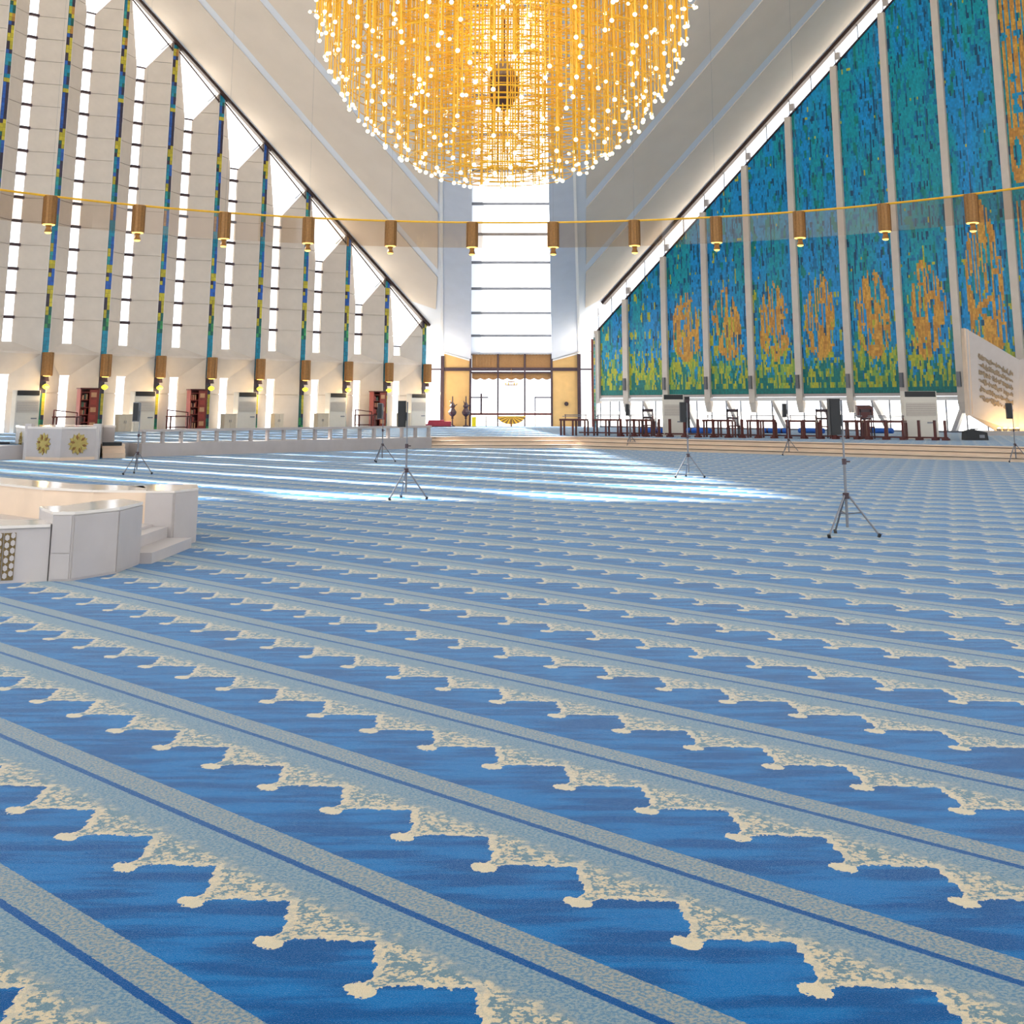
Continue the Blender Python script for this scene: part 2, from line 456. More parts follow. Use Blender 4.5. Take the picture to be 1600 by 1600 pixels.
for kk in range(KMIN, 8):
    a0 = fin_a(kk); see = kk >= KSEE
    for side in (0, 1):
        if side == 0: aA, bA, aB, bB, hA, hB, zA, zB = a0 - F, 0, a0 - S0, -SD, ztl(a0), slit_top(kk), 4.5, 5.0
        else: aA, bA, aB, bB, hA, hB, zA, zB = a0 - S1, -SD, a0 - W + F, 0, slit_top(kk), ztl(a0 - W), 5.0, 4.5
        # rows
        zmax = max(hA, hB); r = 0; prev = None
        while True:
            z0 = JZ[r] + (.012 if r else 0); z1 = JZ[r + 1] - .012
            if z0 > zmax: break
            poly = [(0, zA if r == 0 else z0), (1, zB if r == 0 else z0), (1, z1), (0, z1)]
            full = z1 < min(hA, hB) and r > 0
            if not full: poly = clip(poly, hA, hB, 0, 1)
            visible = see and z0 < 26.0
            if len(poly) >= 3:
                if visible and full:
                    key = side
                    if key not in shared:
                        shared[key] = (face_panel(aA, bA, aB, bB, poly).mesh('panel', beige_wall, LW(a0, 0, JZ[r])))
                    link('panel', shared[key], wall_left, LW(a0, 0, JZ[r]))
                elif visible:
                    face_panel(aA, bA, aB, bB, poly).build('panel', beige_wall, wall_left)
                else:
                    mb = face_panel(aA, bA, aB, bB, poly); stuffp.add(mb.v, mb.f)
            r += 1
        # lower wall panels
        for z0, z1 in ((ZP, 2.42), (2.45, None)):
            if z1: poly = [(0, z0), (1, z0), (1, z1), (0, z1)]
            else:
                tA, tB = (4.4, 3.35) if side == 0 else (3.35, 4.4)
                poly = [(0, z0), (1, z0), (1, tB), (0, tA)]
            mb = face_panel(aA, bA, aB, bB, poly)
            if see: mb.build('panel', beige_wall, wall_left)
            else: stuffp.add(mb.v, mb.f)
    # sloped sill above and lintel below the ledge
    for z_in, z_out, nm in ((5.0, 4.5, 'sloped_sill'), (3.35, 4.4, 'sloped_lintel')):
        mb = MB(); mb.prism([LW(a0 - F, 0, z_out), LW(a0 - W + F, 0, z_out), LW(a0 - S1, -SD, z_in), LW(a0 - S0, -SD, z_in)], (0, 0, -.08 if nm == 'sloped_sill' else .06))
        if see: mb.build(nm, beige_wall, wall_left)
        else: stuffp.add(mb.v, mb.f)
    mb = MB(); mb.boxo(LW(a0 - F, -.05, 4.4), U1 * (W - 2 * F), N1 * .09, (0, 0, .1))
    if see: mb.build('ledge', beige_wall, wall_left)
    else: stuffp.add(mb.v, mb.f)
    # slit window
    zt = slit_top(kk)
    fr = MB()
    bars = [z for z in JZ[1:] if z < zt - .15]
    for z in bars: fr.boxo(LW(a0 - S0, -SD - .08, z - .075), U1 * (S1 - S0), N1 * .2, (0, 0, .15))
    fr.boxo(LW(a0 - S0, -SD - .05, zt - .05), U1 * (S1 - S0), N1 * .1, (0, 0, .08))
    fr.boxo(LW(a0 - S0, -SD - .05, 2.0), U1 * .01, N1 * .05, (0, 0, .01))
    wn = fr.build('slit_window', dark, wall_left)
    zs = [5.0] + bars + [zt]
    if see:
        for i in range(len(zs) - 1):
            if zs[i] > 26: break
            h = zs[i + 1] - zs[i]
            key = ('pane', round(h, 2))
            if key not in shared:
                mm = MB(); mm.boxo(LW(a0 - S0, -SD - .02, zs[i]), U1 * (S1 - S0), N1 * .012, (0, 0, h))
                shared[key] = mm.mesh('pane', glass, LW(a0, 0, zs[i]))
            link('pane', shared[key], wn, LW(a0, 0, zs[i]))
    mm = MB(); mm.boxo(LW(a0 - S0, -SD - .02, .5), U1 * (S1 - S0), N1 * .012, (0, 0, 2.85))
    if see: mm.build('lower_pane', glass, wall_left)
    # glazed triangle between the fold and the roof edge
    za, zb_ = ztl(a0), ztl(a0 - W)
    mm = MB(); mm.add([LW(a0 - F, 0, za), LW(a0 - W + F, 0, zb_), LW(a0 - S1, -SD, zt), LW(a0 - S0, -SD, zt)], [(0, 1, 2, 3)])
    if see and kk >= 0: mm.build('gable_pane', glass, wall_left)
    fb = MB()
    fb.bar(LW(a0 - F, .02, za - .55), LW(a0 - W + F, .02, zb_ - .55), .05, .07)
    fb.bar(LW(a0 - W + F + .02, 0, zb_ - .6), LW(a0 - W + F + .02, 0, zb_ - .1), .05, .05)
    pm = LW(a0 - S1, -SD, zt) * .45 + LW(a0 - W + F, 0, zb_) * .55; pq = LW(a0 - S1, -SD, zt) * .12 + LW(a0 - W + F, 0, zb_) * .88
    fb.bar(pm + V((0, 0, .18)), pq + V((0, 0, .1)), .05, .05)
    if see: fb.build('gable_mullion', brown, wall_left)
    else: stuffp.add(fb.v, fb.f)
o = stuffp.build('panel_mass', beige_wall, wall_left); o['kind'] = 'stuff'
gb = MB()
gb.bar(LW(-.35, .05, ztl(-.35) - .05), LW(PEAK, .05, ztl(PEAK) - .05), .3, .26)
gb.bar(LW(PEAK, .05, ztl(PEAK) - .05), LW(2 * PEAK, .05, ztl(2 * PEAK) - .05), .3, .26)
gb.build('gable_beam', brown, wall_left)

# mosaic fins ---------------------------------------------------------------
pal = {'y': lin(190, 176, 52), 'o': lin(176, 128, 60), 'b': lin(36, 92, 176), 't': lin(20, 132, 160), 'g': lin(60, 150, 90), 'd': lin(52, 44, 66), 'k': lin(20, 92, 84), 'c': lin(40, 150, 150)}
def fin_pattern(n, z0, dz):
    rows = []
    seq = []
    rr = random.Random(5)
    fixed = [(.45, 'kt'), (.75, 'kg'), (1.05, 'gk'), (1.3, 'kd'), (1.65, 'ky'), (2.5, 'ky'), (2.9, 'dd'), (3.3, 'dd'), (4.4, 'tt'), (5.8, 'tt'), (6.0, 'gk'), (6.3, 'kg'), (6.8, 'yk'), (7.4, 'dy'), (7.9, 'yy'), (8.3, 'bb'), (8.6, 'yb'), (8.9, 'db'), (9.3, 'yy'), (9.7, 'cb'), (10.2, 'yb'), (10.8, 'tb'), (11.6, 'tt')]
    z = 12.0
    while z < 40:
        z += rr.choice((.25, .3, .45, .6)); fixed.append((z, rr.choice(('yy', 'yo', 'bd', 'tt', 'tk', 'cd', 'dy', 'ty', 'kt', 'ky', 'yd', 'ob', 'ck', 'tb'))))
    for j in range(n):
        z = z0 + dz * j
        cur = 'tt'
        for zz, p in fixed:
            if z + dz / 2 <= zz: cur = p; break
        rows.append(cur)
    return rows
def colour_faces(me, cols):
    at = me.color_attributes.new('tile', 'FLOAT_COLOR', 'CORNER')
    buf = np.repeat(np.array(cols, dtype=np.float32), 4, axis=0)
    at.data.foreach_set('color', buf.ravel())
def tile_grid(P, A, B, nu, nv, h, keep=None):
    """nu x nv separate quads on the plane P + A*u + B*v"""
    vs = []; fs = []; idx = []
    for j in range(nv):
        for i in range(nu):
            if keep and not keep(i, j): continue
            k0 = len(vs)
            vs += [P(i, j), P(i + 1, j), P(i + 1, j + 1), P(i, j + 1)]
            fs.append((k0, k0 + 1, k0 + 2, k0 + 3)); idx.append((i, j))
    return vs, fs, idx
for kk in range(KMIN, 9):
    a0 = fin_a(kk); zt = ztl(a0); see = kk >= KSEE
    mb = MB(); mb.boxo(LW(a0 + F, -.5, -.05), U1 * (2 * F), N1 * .5, (0, 0, zt + .05))
    fin = mb.build('fin', white_p, wall_left)
    if not see: continue
    dz = .22; n = int((zt - ZP) / dz); rows = fin_pattern(n, ZP, dz)
    vs = []; fs = []; cols = []
    for j in range(n):
        for i in range(2):
            aa = a0 + F - .045 - i * .16; z0 = ZP + j * dz
            k0 = len(vs); off = .02 + .006 * ((i * 7 + j * 3) % 4)
            vs += [LW(aa, off, z0), LW(aa - .155, off, z0), LW(aa - .155, off, z0 + dz - .008), LW(aa, off, z0 + dz - .008)]
            fs.append((k0, k0 + 1, k0 + 2, k0 + 3)); c = pal[rows[j][i]]; jt = .8 + .4 * random.random()
            cols.append((c[0] * jt, c[1] * jt, c[2] * jt, 1))
    m2 = MB(); m2.add(vs, fs); me = m2.mesh('mosaic', tile_m, (0, 0, 0)); colour_faces(me, cols)
    o = bpy.data.objects.new('mosaic', me); COL.objects.link(o); o.parent = fin; o.location = (0, 0, 0)
    m3 = MB(); m3.boxo(LW(a0 + F - .035, .001, ZP), U1 * .33, N1 * .016, (0, 0, zt - ZP)); m3.build('mosaic_bed', dark, fin)

# ---------------------------------------------------------------- RIGHT WALL
def ra(m): return W * (m - 1)          # column m
wr = MB(); A_END = 58
for m in range(0, 17):
    a0 = ra(m) if m else -2.44; a1 = ra(m + 1)
    wr.add([RW(a0, -.12, 2.4), RW(a1, -.12, 2.4), RW(a1, -.12, zmr(a1) - .02), RW(a0, -.12, zmr(a0) - .02)], [(0, 1, 2, 3)])
    wr.add([RW(a0, -.02, 2.4), RW(a1, -.02, 2.4), RW(a1, -.02, zmr(a1) - .02), RW(a0, -.02, zmr(a0) - .02)], [(3, 2, 1, 0)])
wall_right = struct(wr.build('wall_right', dark)); wall_right['label'] = 'blue and gold mosaic wall behind white pillars'

def vnoise(shape, su, sv, seed):
    r_ = np.random.default_rng(seed); nu, nv = shape
    gu, gv = int(nu / su) + 3, int(nv / sv) + 3; G = r_.random((gu, gv))
    u = np.arange(nu) / su; v_ = np.arange(nv) / sv; iu = u.astype(int); iv = v_.astype(int)
    fu = (u - iu)[:, None]; fv = (v_ - iv)[None, :]; fu = fu * fu * (3 - 2 * fu); fv = fv * fv * (3 - 2 * fv)
    g00 = G[iu][:, iv]; g10 = G[iu + 1][:, iv]; g01 = G[iu][:, iv + 1]; g11 = G[iu + 1][:, iv + 1]
    return (g00 * (1 - fu) + g10 * fu) * (1 - fv) + (g01 * (1 - fu) + g11 * fu) * fv
C_ = {n: np.array(lin(*c)[:3]) for n, c in dict(teal=(0, 150, 168), blue=(8, 142, 206), deep=(0, 112, 160), green=(0, 130, 126), dk=(10, 74, 108), yel=(178, 180, 56), lime=(128, 168, 78), gold=(208, 156, 66), gold2=(190, 134, 58), grey=(120, 128, 150)).items()}
NU, DZ = 34, .15
def motif_mask(m, uu, z, nu_, nv_):
    """stylised gilded lettering, tall uprights over a bowl, on bay m"""
    zz = np.arange(nv_) * DZ + 2.47
    spec = {2: (4.35, 8.6, .50, 0), 3: (4.3, 8.7, .46, 1), 4: (4.25, 8.8, .50, 2), 5: (4.2, 9.0, .46, 3), 6: (4.15, 9.1, .5, 4), 7: (4.1, 9.3, .47, 5), 8: (3.4, 12.2, .5, 6)}
    if m not in spec: return np.zeros((nu_, nv_), bool)
    zb, zt, c, sd_ = spec[m]
    r_ = np.random.default_rng(100 + sd_)
    s = (zz[None, :] - zb) / (zt - zb); u = (np.arange(nu_)[:, None] + .5) / nu_
    hw = np.where(s < .2, .05 + .33 * np.clip(s, 0, 1) / .2, np.where(s < .62, .36, .36 * np.clip((1 - s) / .38, 0, 1) ** .55))
    if sd_ % 2 == 1:
        hw = np.where((s > .2) & (s < .34), hw - .10, hw)
    c2 = c + (.05 * np.sin(s * 5 + sd_) if sd_ % 2 else 0 * s)
    jag = (r_.random((nu_, 1)) - .5) * .22
    inside = (np.abs(u - c2) < hw) & (s > 0) & (s + np.where(s > .6, jag, 0) < 1)
    up = vnoise((nu_, nv_), 1.0, 9, 200 + sd_); cross = vnoise((nu_, nv_), 4, 2.2, 300 + sd_)
    body = ((up > .47) | (cross > .72) | ((s < .17) & (up > .27)))
    return inside & body
for m in range(0, 12):
    a0 = (ra(m) if m else -2.44) + (.21 if m else .25); a1 = ra(m + 1) - .21
    see = m <= 9
    zt0, zt1 = zmr(a0), zmr(a1); zmax = max(zt0, zt1); nv = int((zmax - 2.47) / DZ) + 1
    nu = NU if m else 25
    base = vnoise((nu, nv), 9, 26, 10 + m); b2 = vnoise((nu, nv), 1.2, 2.2, 40 + m); b3 = vnoise((nu, nv), 2.2, 5, 70 + m)
    st = vnoise((nu, nv), 1.0, 4.5, 500 + m); yl = vnoise((nu, nv), 1.6, 4.0, 600 + m); fol = vnoise((nu, nv), 1.5, 2.3, 700 + m)
    z = np.arange(nv) * DZ + 2.47
    Z = np.broadcast_to(z[None, :], (nu, nv))
    col = C_['teal'][None, None, :] * np.ones((nu, nv, 1))
    k = np.clip((base - .35) * 3 + (1 - np.clip((Z - 6) / 10, 0, 1)) * .6 - .2, 0, 1)[..., None]
    col = col * (1 - k) + C_['blue'] * k
    k = (b2 > .72)[..., None]; col = np.where(k, C_['deep'], col)
    k = (b3 > .8)[..., None]; col = np.where(k, C_['green'], col)
    k = (st > .86)[..., None]; col = np.where(k, C_['dk'], col)
    thr = .955 - .22 * np.clip(1 - (Z - 4) / 7, 0, 1) - (.06 if m in (1, 2, 3) else 0)
    k = (yl > thr)[..., None]; col = np.where(k, C_['yel'], col)
    dens = np.clip((5.8 - Z) / 2.2, 0, 1) * .38
    k = ((fol > 1 - dens - .12) & (Z < 5.7) & (Z > 2.75))[..., None]
    fo2 = (b2 > .5)[..., None]; col = np.where(k, np.where(fo2, C_['yel'], C_['lime']), col)
    k = (~k[..., 0] & (b3 + (Z - 2.6) * .42 < .95))[..., None]; col = np.where(k, C_['green'] * .8, col)
    mk = motif_mask(m, None, None, nu, nv)[..., None]
    col = np.where(mk, np.where((b2 > .45)[..., None], C_['gold'], C_['gold2']), col)
    if m == 9:   # broad gilded strokes of the great inscription, high and low
        u = np.arange(nu)[:, None]
        stroke = ((u % 4) < 3) & (Z > 15.2) & (u > 0)
        loop = (np.abs(np.hypot((u - 5) / 4.2, (Z - 14.3) / 1.5) - .85) < .32) & (Z < 15.6) & (Z > 12.7)
        brk = (vnoise((nu, nv), 6, 3, 905) > .72)
        low = ((u % 5) < 3) & (Z < 11.8) & (Z > 5.2) & (u > 1)
        mk = (((stroke & ~brk) | loop | (low & ~brk)))[..., None]
        col = np.where(mk, np.where((b2 > .45)[..., None], C_['gold'], C_['gold2']), col)
    col = col * (0.82 + .36 * np.random.default_rng(m).random((nu, nv, 1)))
    def P(i, j):
        aa = a0 + (a1 - a0) * i / nu; top = zmr(aa); return (aa, min(2.47 + j * DZ, top))
    vs = []; fs = []; cols = []
    hash_ = np.random.default_rng(50 + m).random((nu, nv))
    for j in range(nv):
        for i in range(nu):
            if 2.47 + j * DZ >= max(P(i, 9999)[1], P(i + 1, 9999)[1]) - .001: continue
            off = .0 + .014 * hash_[i, j]; k0 = len(vs)
            for (ii, jj) in ((i, j), (i + 1, j), (i + 1, j + 1), (i, j + 1)):
                aa, zz = P(ii, jj); vs.append(RW(aa, off, zz))
            fs.append((k0 + 3, k0 + 2, k0 + 1, k0)); cols.append((*col[i, j], 1))
    m2 = MB(); m2.add(vs, fs); me = m2.mesh('mural_panel', tile_m); colour_faces(me, cols)
    o = bpy.data.objects.new('mural_panel', me); COL.objects.link(o); o.parent = wall_right
    if m in (2, 3, 4, 5, 6, 7, 8, 9): o['label'] = 'mosaic panel with gilded lettering'
# pillars, beam, glazing
for m in range(0, 14):
    a = ra(m) if m else -2.44
    mb = MB(); mb.boxo(RW(a - .2, -.12, 1.95), -U2 * .4, N2 * .3, (0, 0, zmr(a) - 1.95 + .05))
    pil = mb.build('pillar', beige_wall, wall_right)
    if m >= 1 and m < 10:
        f_ = MB(); f_.tube(RW(a, .0, 1.42), RW(a, .0, 1.98), .16, .27, 12); f_.build('pillar_foot', beige_wall, pil)
        if m < 9:
            s_ = MB(); s_.boxo(RW(a - .13, .19, 2.75), -U2 * .2, N2 * .12, (0, 0, .75)); s_.build('column_speaker', grey_sp if m % 2 else steel, pil)
    a1 = ra(m + 1)
    mb = MB(); mb.boxo(RW(a + (.2 if m else 0), -.1, 2.07), -U2 * (a1 - a - (.4 if m else .2)), N2 * .22, (0, 0, .2)); bm = mb.build('beam', white_p, wall_right)
    mb = MB(); mb.boxo(RW(a + (.2 if m else 0), -.1, 2.29), -U2 * (a1 - a - (.4 if m else .2)), N2 * .14, (0, 0, .16)); mb.build('beam_ledge', marble_d, bm)
    mb = MB(); mb.boxo(RW(a, -.12, .5), -U2 * (a1 - a), N2 * .012, (0, 0, 1.56))
    if m < 10: lp = mb.build('lower_pane', glass, wall_right)
    mb = MB()
    for q_ in (.02, .36, .68): mb.boxo(RW(a + (a1 - a) * q_, -.14, ZP), -U2 * .06, N2 * .06, (0, 0, 1.65))
    mb.boxo(RW(a, -.14, ZP), -U2 * (a1 - a), N2 * .08, (0, 0, .09)); mb.build('mullion', steel, wall_right)
    # clerestory strip between mosaic and roof edge
    mb = MB(); mb.prism([RW(a, -.05, zmr(a)), RW(a1, -.05, zmr(a1)), RW(a1, -.05, ztr(a1) - .1), RW(a, -.05, ztr(a) - .1)], N2 * .012)
    if m < 9: mb.build('clerestory_pane', glass, wall_right)
    mb = MB()
    for q_ in (0.02, .5):
        aa = a + (a1 - a) * q_; mb.boxo(RW(aa, -.04, zmr(aa) - .02), -U2 * .04, N2 * .05, (0, 0, ztr(aa) - zmr(aa)))
    if m < 9 : mb.build('clerestory_mullion', steel, wall_right)
    if 1 <= m < 9:
        mb = MB(); mb.boxo(RW(a + .15, .0, zmr(a) + .38), -U2 * .32, N2 * .16, (0, 0, .42)); mb.build('floodlight', marble_d, wall_right)
    mb = MB(); mb.bar(RW(a, .03, zmr(a) + .03), RW(a1, .03, zmr(a1) + .03), .14, .08); mb.build('mosaic_coping', dark, wall_right)
    # leaning strut behind the glass of each bay
    if 1 <= m <= 8:
        mb = MB(); s_ = .36 if m < 8 else .9
        mb.bar(RW(a + W * .33, -.45, 2.1), RW(a + W * .66, -.45, .15), .22, .34, up=N2) if m != 7 else mb.bar(RW(a + W * .98, -.45, 2.05), RW(a + W * .7, -.45, .15), .22, .34, up=N2)
        mb.build('strut', beige, wall_right)
gb = MB(); gb.bar(RW(-1.9, .06, ztr(-1.9) - .08), RW(RPK, .06, ztr(RPK) - .08), .3, .3); gb.build('gable_beam', brown, wall_right)
gb = MB(); gb.bar(RW(RPK, .06, ztr(RPK) - .08), RW(2 * RPK, .06, ztr(2 * RPK) - .08), .3, .3); gb.build('gable_beam', brown, wall_right)
# mosaic-edged end post
mb = MB(); mb.boxo(RW(-2.62, .05, ZP), -U2 * .16, N2 * .18, (0, 0, 6.4 - ZP)); ep = mb.build('end_post', white_p, wall_right)
vs = []; fs = []; cols = []
for j in range(26):
    z0 = ZP + j * .22; k0 = len(vs); vs += [RW(-2.6, .24, z0), RW(-2.48, .24, z0), RW(-2.48, .24, z0 + .21), RW(-2.6, .24, z0 + .21)]; fs.append((k0 + 3, k0 + 2, k0 + 1, k0)); cols.append(pal[random.choice('yygkct')])
m2 = MB(); m2.add(vs, fs); me = m2.mesh('mosaic', tile_m); colour_faces(me, cols); link('mosaic', me, ep)

# ---------------------------------------------------------------- ROOF
cl = MB()
def RL(a, b): p = LW(a, b, 0); return V((p.x, p.y, 7.344 + .787 * min(a, 2 * PEAK - a)))
def RR(a, b): p = RW(a, b, 0); return V((p.x, p.y, 9.91 + .762 * min(a, 2 * RPK - a)))
UP = V((0, 0, .35))
def gl_b(a): return -.28 + (a + 1.77) * 1.122      # girder line on the left roof slope
def gr_b(a): return -.9 + (a + 4.9) * 1.118
cl.prism([RL(-2.0, -.7), RL(PEAK, -.7), RL(PEAK, gl_b(PEAK)), RL(-2.0, gl_b(-2.0) + .2)], UP)
cl.prism([RL(PEAK, -.7), RL(2 * PEAK + 7.9, -.7), RL(PEAK, 43.2)], UP)
cl.prism([RR(-4.8, -.7), RR(RPK, -.7), RR(RPK, gr_b(RPK)), RR(-4.8, gr_b(-4.8) + .2)], UP)
cl.prism([RR(RPK, -.7), RR(2 * RPK + 11.3, -.7), RR(RPK, 43.2)], UP)
ceiling = struct(cl.build('ceiling', roof_light)); ceiling['label'] = 'folded tent-like concrete roof'
# the two slopes behind the viewer
cb = MB(); ctr = CORNER - U1 * SIDE / 2 - U2 * SIDE / 2; ztop = ztl(PEAK)
apx = V((ctr.x, ctr.y, ztop))
for n_, base_c, du in ((U1, CORNER - U1 * SIDE, U2), (U2, CORNER - U2 * SIDE, U1)):
    p0 = base_c; p1 = base_c - du * SIDE; pm = (p0 + p1) / 2
    P0, P1, PM = V((p0.x, p0.y, 1.6)), V((p1.x, p1.y, 1.6)), V((pm.x, pm.y, ztop))
    cb.prism([P0, PM, apx], UP); cb.prism([PM, P1, apx], UP)
cb.build('rear_slope', roof_light, ceiling)
# inset ceiling panels: long strips parallel to the gable edges
def strip_l(b0, b1, lowa=None):
    def av(b): return (b - 1.29) / 1.135 + .0
    if b0 < 1: return [RL(PEAK, b0), RL(1.5, b0), RL(.77, 2.0), RL(av(b1), b1), RL(PEAK, b1)]
    return [RL(PEAK, b0), RL(av(b0), b0), RL(av(b1), b1), RL(PEAK, b1)]
def strip_r(b0, b1):
    def av(b): return (b - 3.77) / 1.085
    if b0 < 1: return [RR(RPK, b0), RR(-1.6, b0), RR(-2.42, 1.2), RR(av(b1), b1), RR(RPK, b1)]
    return [RR(RPK, b0), RR(av(b0), b0), RR(av(b1), b1), RR(RPK, b1)]
for b0, b1 in ((.45, 4.62), (5.25, 9.15), (9.75, 13.7), (14.3, 18.2), (18.8, 22.7)):
    mb = MB(); mb.prism([p - V((0, 0, .06)) for p in strip_l(b0, b1)], (0, 0, .05)); mb.build('ceiling_panel', roof_panel, ceiling)
for b0, b1 in ((.4, 3.85), (4.45, 8.3), (8.9, 12.7), (13.3, 17.1), (17.7, 21.5)):
    mb = MB(); mb.prism([p - V((0, 0, .06)) for p in strip_r(b0, b1)], (0, 0, .05)); mb.build('ceiling_panel', roof_panel, ceiling)
# the pair of girders in the valley
def girder(Ox, Ix, zfun, name):
    mb = MB(); sec = []
    for Y in (86.2, 79, 72.5, 64, 56, 47, 38, 31):
        o = V((Ox(Y), Y, zfun(Y))); i = V((Ix(Y), Y, zfun(Y) - .55)); sec.append((o, i, i + V((0, 0, 1.3)), o + V((0, 0, .6))))
    vs = [p for s_ in sec for p in s_]; fs = []
    for j in range(len(sec) - 1):
        for k_ in range(4):
            k2 = (k_ + 1) % 4; fs.append((j * 4 + k_, j * 4 + k2, j * 4 + 4 + k2, j * 4 + 4 + k_))
    fs.append((3, 2, 1, 0)); mb.add(vs, fs); return struct(mb.build(name, girder_m))
zv = lambda Y: 5.4 + (86 - Y) * (12.5 - 5.4) / 13.5
ZEND = 24.5
gL = girder(lambda Y: -5.56 + (86 - Y) * .055, lambda Y: -3.60 + (86 - Y) * .040, zv, 'trim_4')
gR = girder(lambda Y: 3.72 - (86 - Y) * .054, lambda Y: 1.85 - (86 - Y) * .029, zv, 'trim_5')
gL['label'] = 'blue-grey valley girder left of the skylight'; gR['label'] = 'blue-grey valley girder right of the skylight'
for nm, Ox, sx in (('l', lambda Y: -5.56 + (86 - Y) * .055, -1), ('r', lambda Y: 3.72 - (86 - Y) * .054, 1)):
    mb = MB(); prev = None
    mb.bar((Ox(86), 86, zv(86) - .02), (Ox(56), 56, zv(56) - .02), .16, .12); mb.build('edge_moulding', white_p, gL if sx < 0 else gR)
# opal skylight louvres up the valley
sky = struct(MB().box((-.9, 86.3, 5.62), (5.5, .12, .1)).build('window_1', dark)); sky['label'] = 'stepped opal skylight strip rising up the roof valley'
Yj = [86.15]; 
for i in range(18): Yj.append(Yj[-1] - (2.45 + .04 * i))
def zsk(Y): return zv(Y) - .2
for i in range(len(Yj) - 1):
    y0, y1 = Yj[i], Yj[i + 1] + .1
    if y1 < 36: break
    xl0, xr0 = -3.60 + (86 - y0) * .040, 1.85 - (86 - y0) * .029; xl1, xr1 = -3.60 + (86 - y1) * .040, 1.85 - (86 - y1) * .029
    mb = MB(); mb.prism([(xl0, y0, zsk(y0)), (xr0, y0, zsk(y0)), (xr1, y1, zsk(y1) - .12), (xl1, y1, zsk(y1) - .12)], (0, 0, .03)); mb.build('louvre', skylight, sky)
    mb = MB(); mb.bar((xl1, Yj[i + 1] + .04, zsk(Yj[i + 1]) - .08), (xr1, Yj[i + 1] + .04, zsk(Yj[i + 1]) - .08), .08, .16); mb.build('gap_shade_bar', grey_sp, sky)  # grey bar drawn for the shadow in the gap between louvres

# ---------------------------------------------------------------- ENTRANCE (far corner)
YE = 86.0
def ex(px): return at_y(px, 610, YE).x
def ez(py): return at_y(800, py, YE).z
door = struct(MB().bar((ex(692), YE, ez(577)), (ex(903), YE, ez(577)), .2, .22).build('door_1', dark)); door['label'] = 'glazed entrance screen with dark frame and scalloped valance'
def ebar(x0, y0, x1, y1, w=.12, m=None, nm='frame_bar', d=0):
    mb = MB(); mb.bar((ex(x0), YE - .02 - d, ez(y0)), (ex(x1), YE - .02 - d, ez(y1)), w, w, up=(0, 1, 0)); return mb.build(nm, m or dark, door)
ebar(735, 546, 862, 546, .2); ebar(735, 546, 735, 671, .14); ebar(862, 546, 862, 671, .14)
ebar(691, 556, 691, 671, .24); ebar(905, 553, 905, 671, .24)
ebar(778, 550, 778, 671, .1); ebar(820, 550, 820, 671, .1)
ebar(735, 582, 862, 582, .12); ebar(736, 647, 862, 647, .16, wood); ebar(735, 670, 862, 670, .12)
ebar(760, 650, 760, 670, .06); ebar(836, 620, 836, 670, .07); ebar(836, 621, 862, 621, .08); ebar(736, 621, 763, 621, .08); ebar(752, 615, 752, 646, .12); 
ebar(668, 577, 691, 577, .1); ebar(905, 577, 927, 577, .1); ebar(926, 530, 926, 671, .16, wood); ebar(668, 549, 690, 549, .05, marble_d); ebar(905, 549, 927, 549, .05, marble_d)
ebar(668, 671, 691, 671, .08)
for x0, x1 in ((737, 777), (779, 819), (821, 861)):
    mb = MB(); mb.boxo((ex(x0), YE + .02, ez(576)), (ex(x1) - ex(x0), 0, 0), (0, .06, 0), (0, 0, ez(549) - ez(576))); tp = mb.build('transom_panel', transom_m, door)
    for k_ in range(8):
        mb = MB(); xx = ex(x0) + (ex(x1) - ex(x0)) * (k_ + .5) / 8; mb.box((xx, YE + .005, (ez(576) + ez(549)) / 2), (.09, .03, ez(549) - ez(576))); mb.build('slat', transom_m, tp)
    # scalloped valance
    n_ = 24; top = ez(583); pts = [(ex(x0), top), (ex(x1), top)]
    low = []
    for k_ in range(n_ + 1):
        t_ = k_ / n_; xx = ex(x1) + (ex(x0) - ex(x1)) * t_; low.append((xx, ez(591) - .1 * abs(math.sin(math.pi * t_ * 3))))
    mb = MB(); mb.prism([(x_, YE + .03, z_) for x_, z_ in pts + low], (0, .04, 0)); mb.build('valance', transom_m, door)
    mb = MB(); mb.boxo((ex(x0), YE + .1, ez(670)), (ex(x1) - ex(x0), 0, 0), (0, .012, 0), (0, 0, ez(583) - ez(670))); mb.build('pane', glass, door)
for x0, x1 in ((669, 689), (908, 925)):
    mb = MB(); mb.boxo((ex(x0), YE + .1, ez(670)), (ex(x1) - ex(x0), 0, 0), (0, .012, 0), (0, 0, ez(530) - ez(670))); mb.build('pane', glass, door)
# ochre piers under the girders
for x0, x1, zl_, zr_ in ((693, 735, 552, 564), (863, 904, 564, 553)):
    mb = MB(); mb.prism([(ex(x0), YE - .01, .4), (ex(x1), YE - .01, .4), (ex(x1), YE - .01, ez(zr_)), (ex(x0), YE - .01, ez(zl_))], (0, .5, 0))
    mb.build('pier', pier_m, door)
    mb = MB(); mb.bar((ex(x0), YE - .03, ez(zl_) + .03), (ex(x1), YE - .03, ez(zr_) + .03), .08, .1); mb.build('pier_coping', white_p, door)
# solid infill above the piers, up to the girders
mb = MB(); mb.prism([(ex(927), YE + .1, ez(530)), (ex(905), YE + .1, ez(530)), (ex(905), YE + .1, ez(505)), (ex(927), YE + .1, ez(515))], (0, .1, 0)); mb.build('infill', white_p, door)
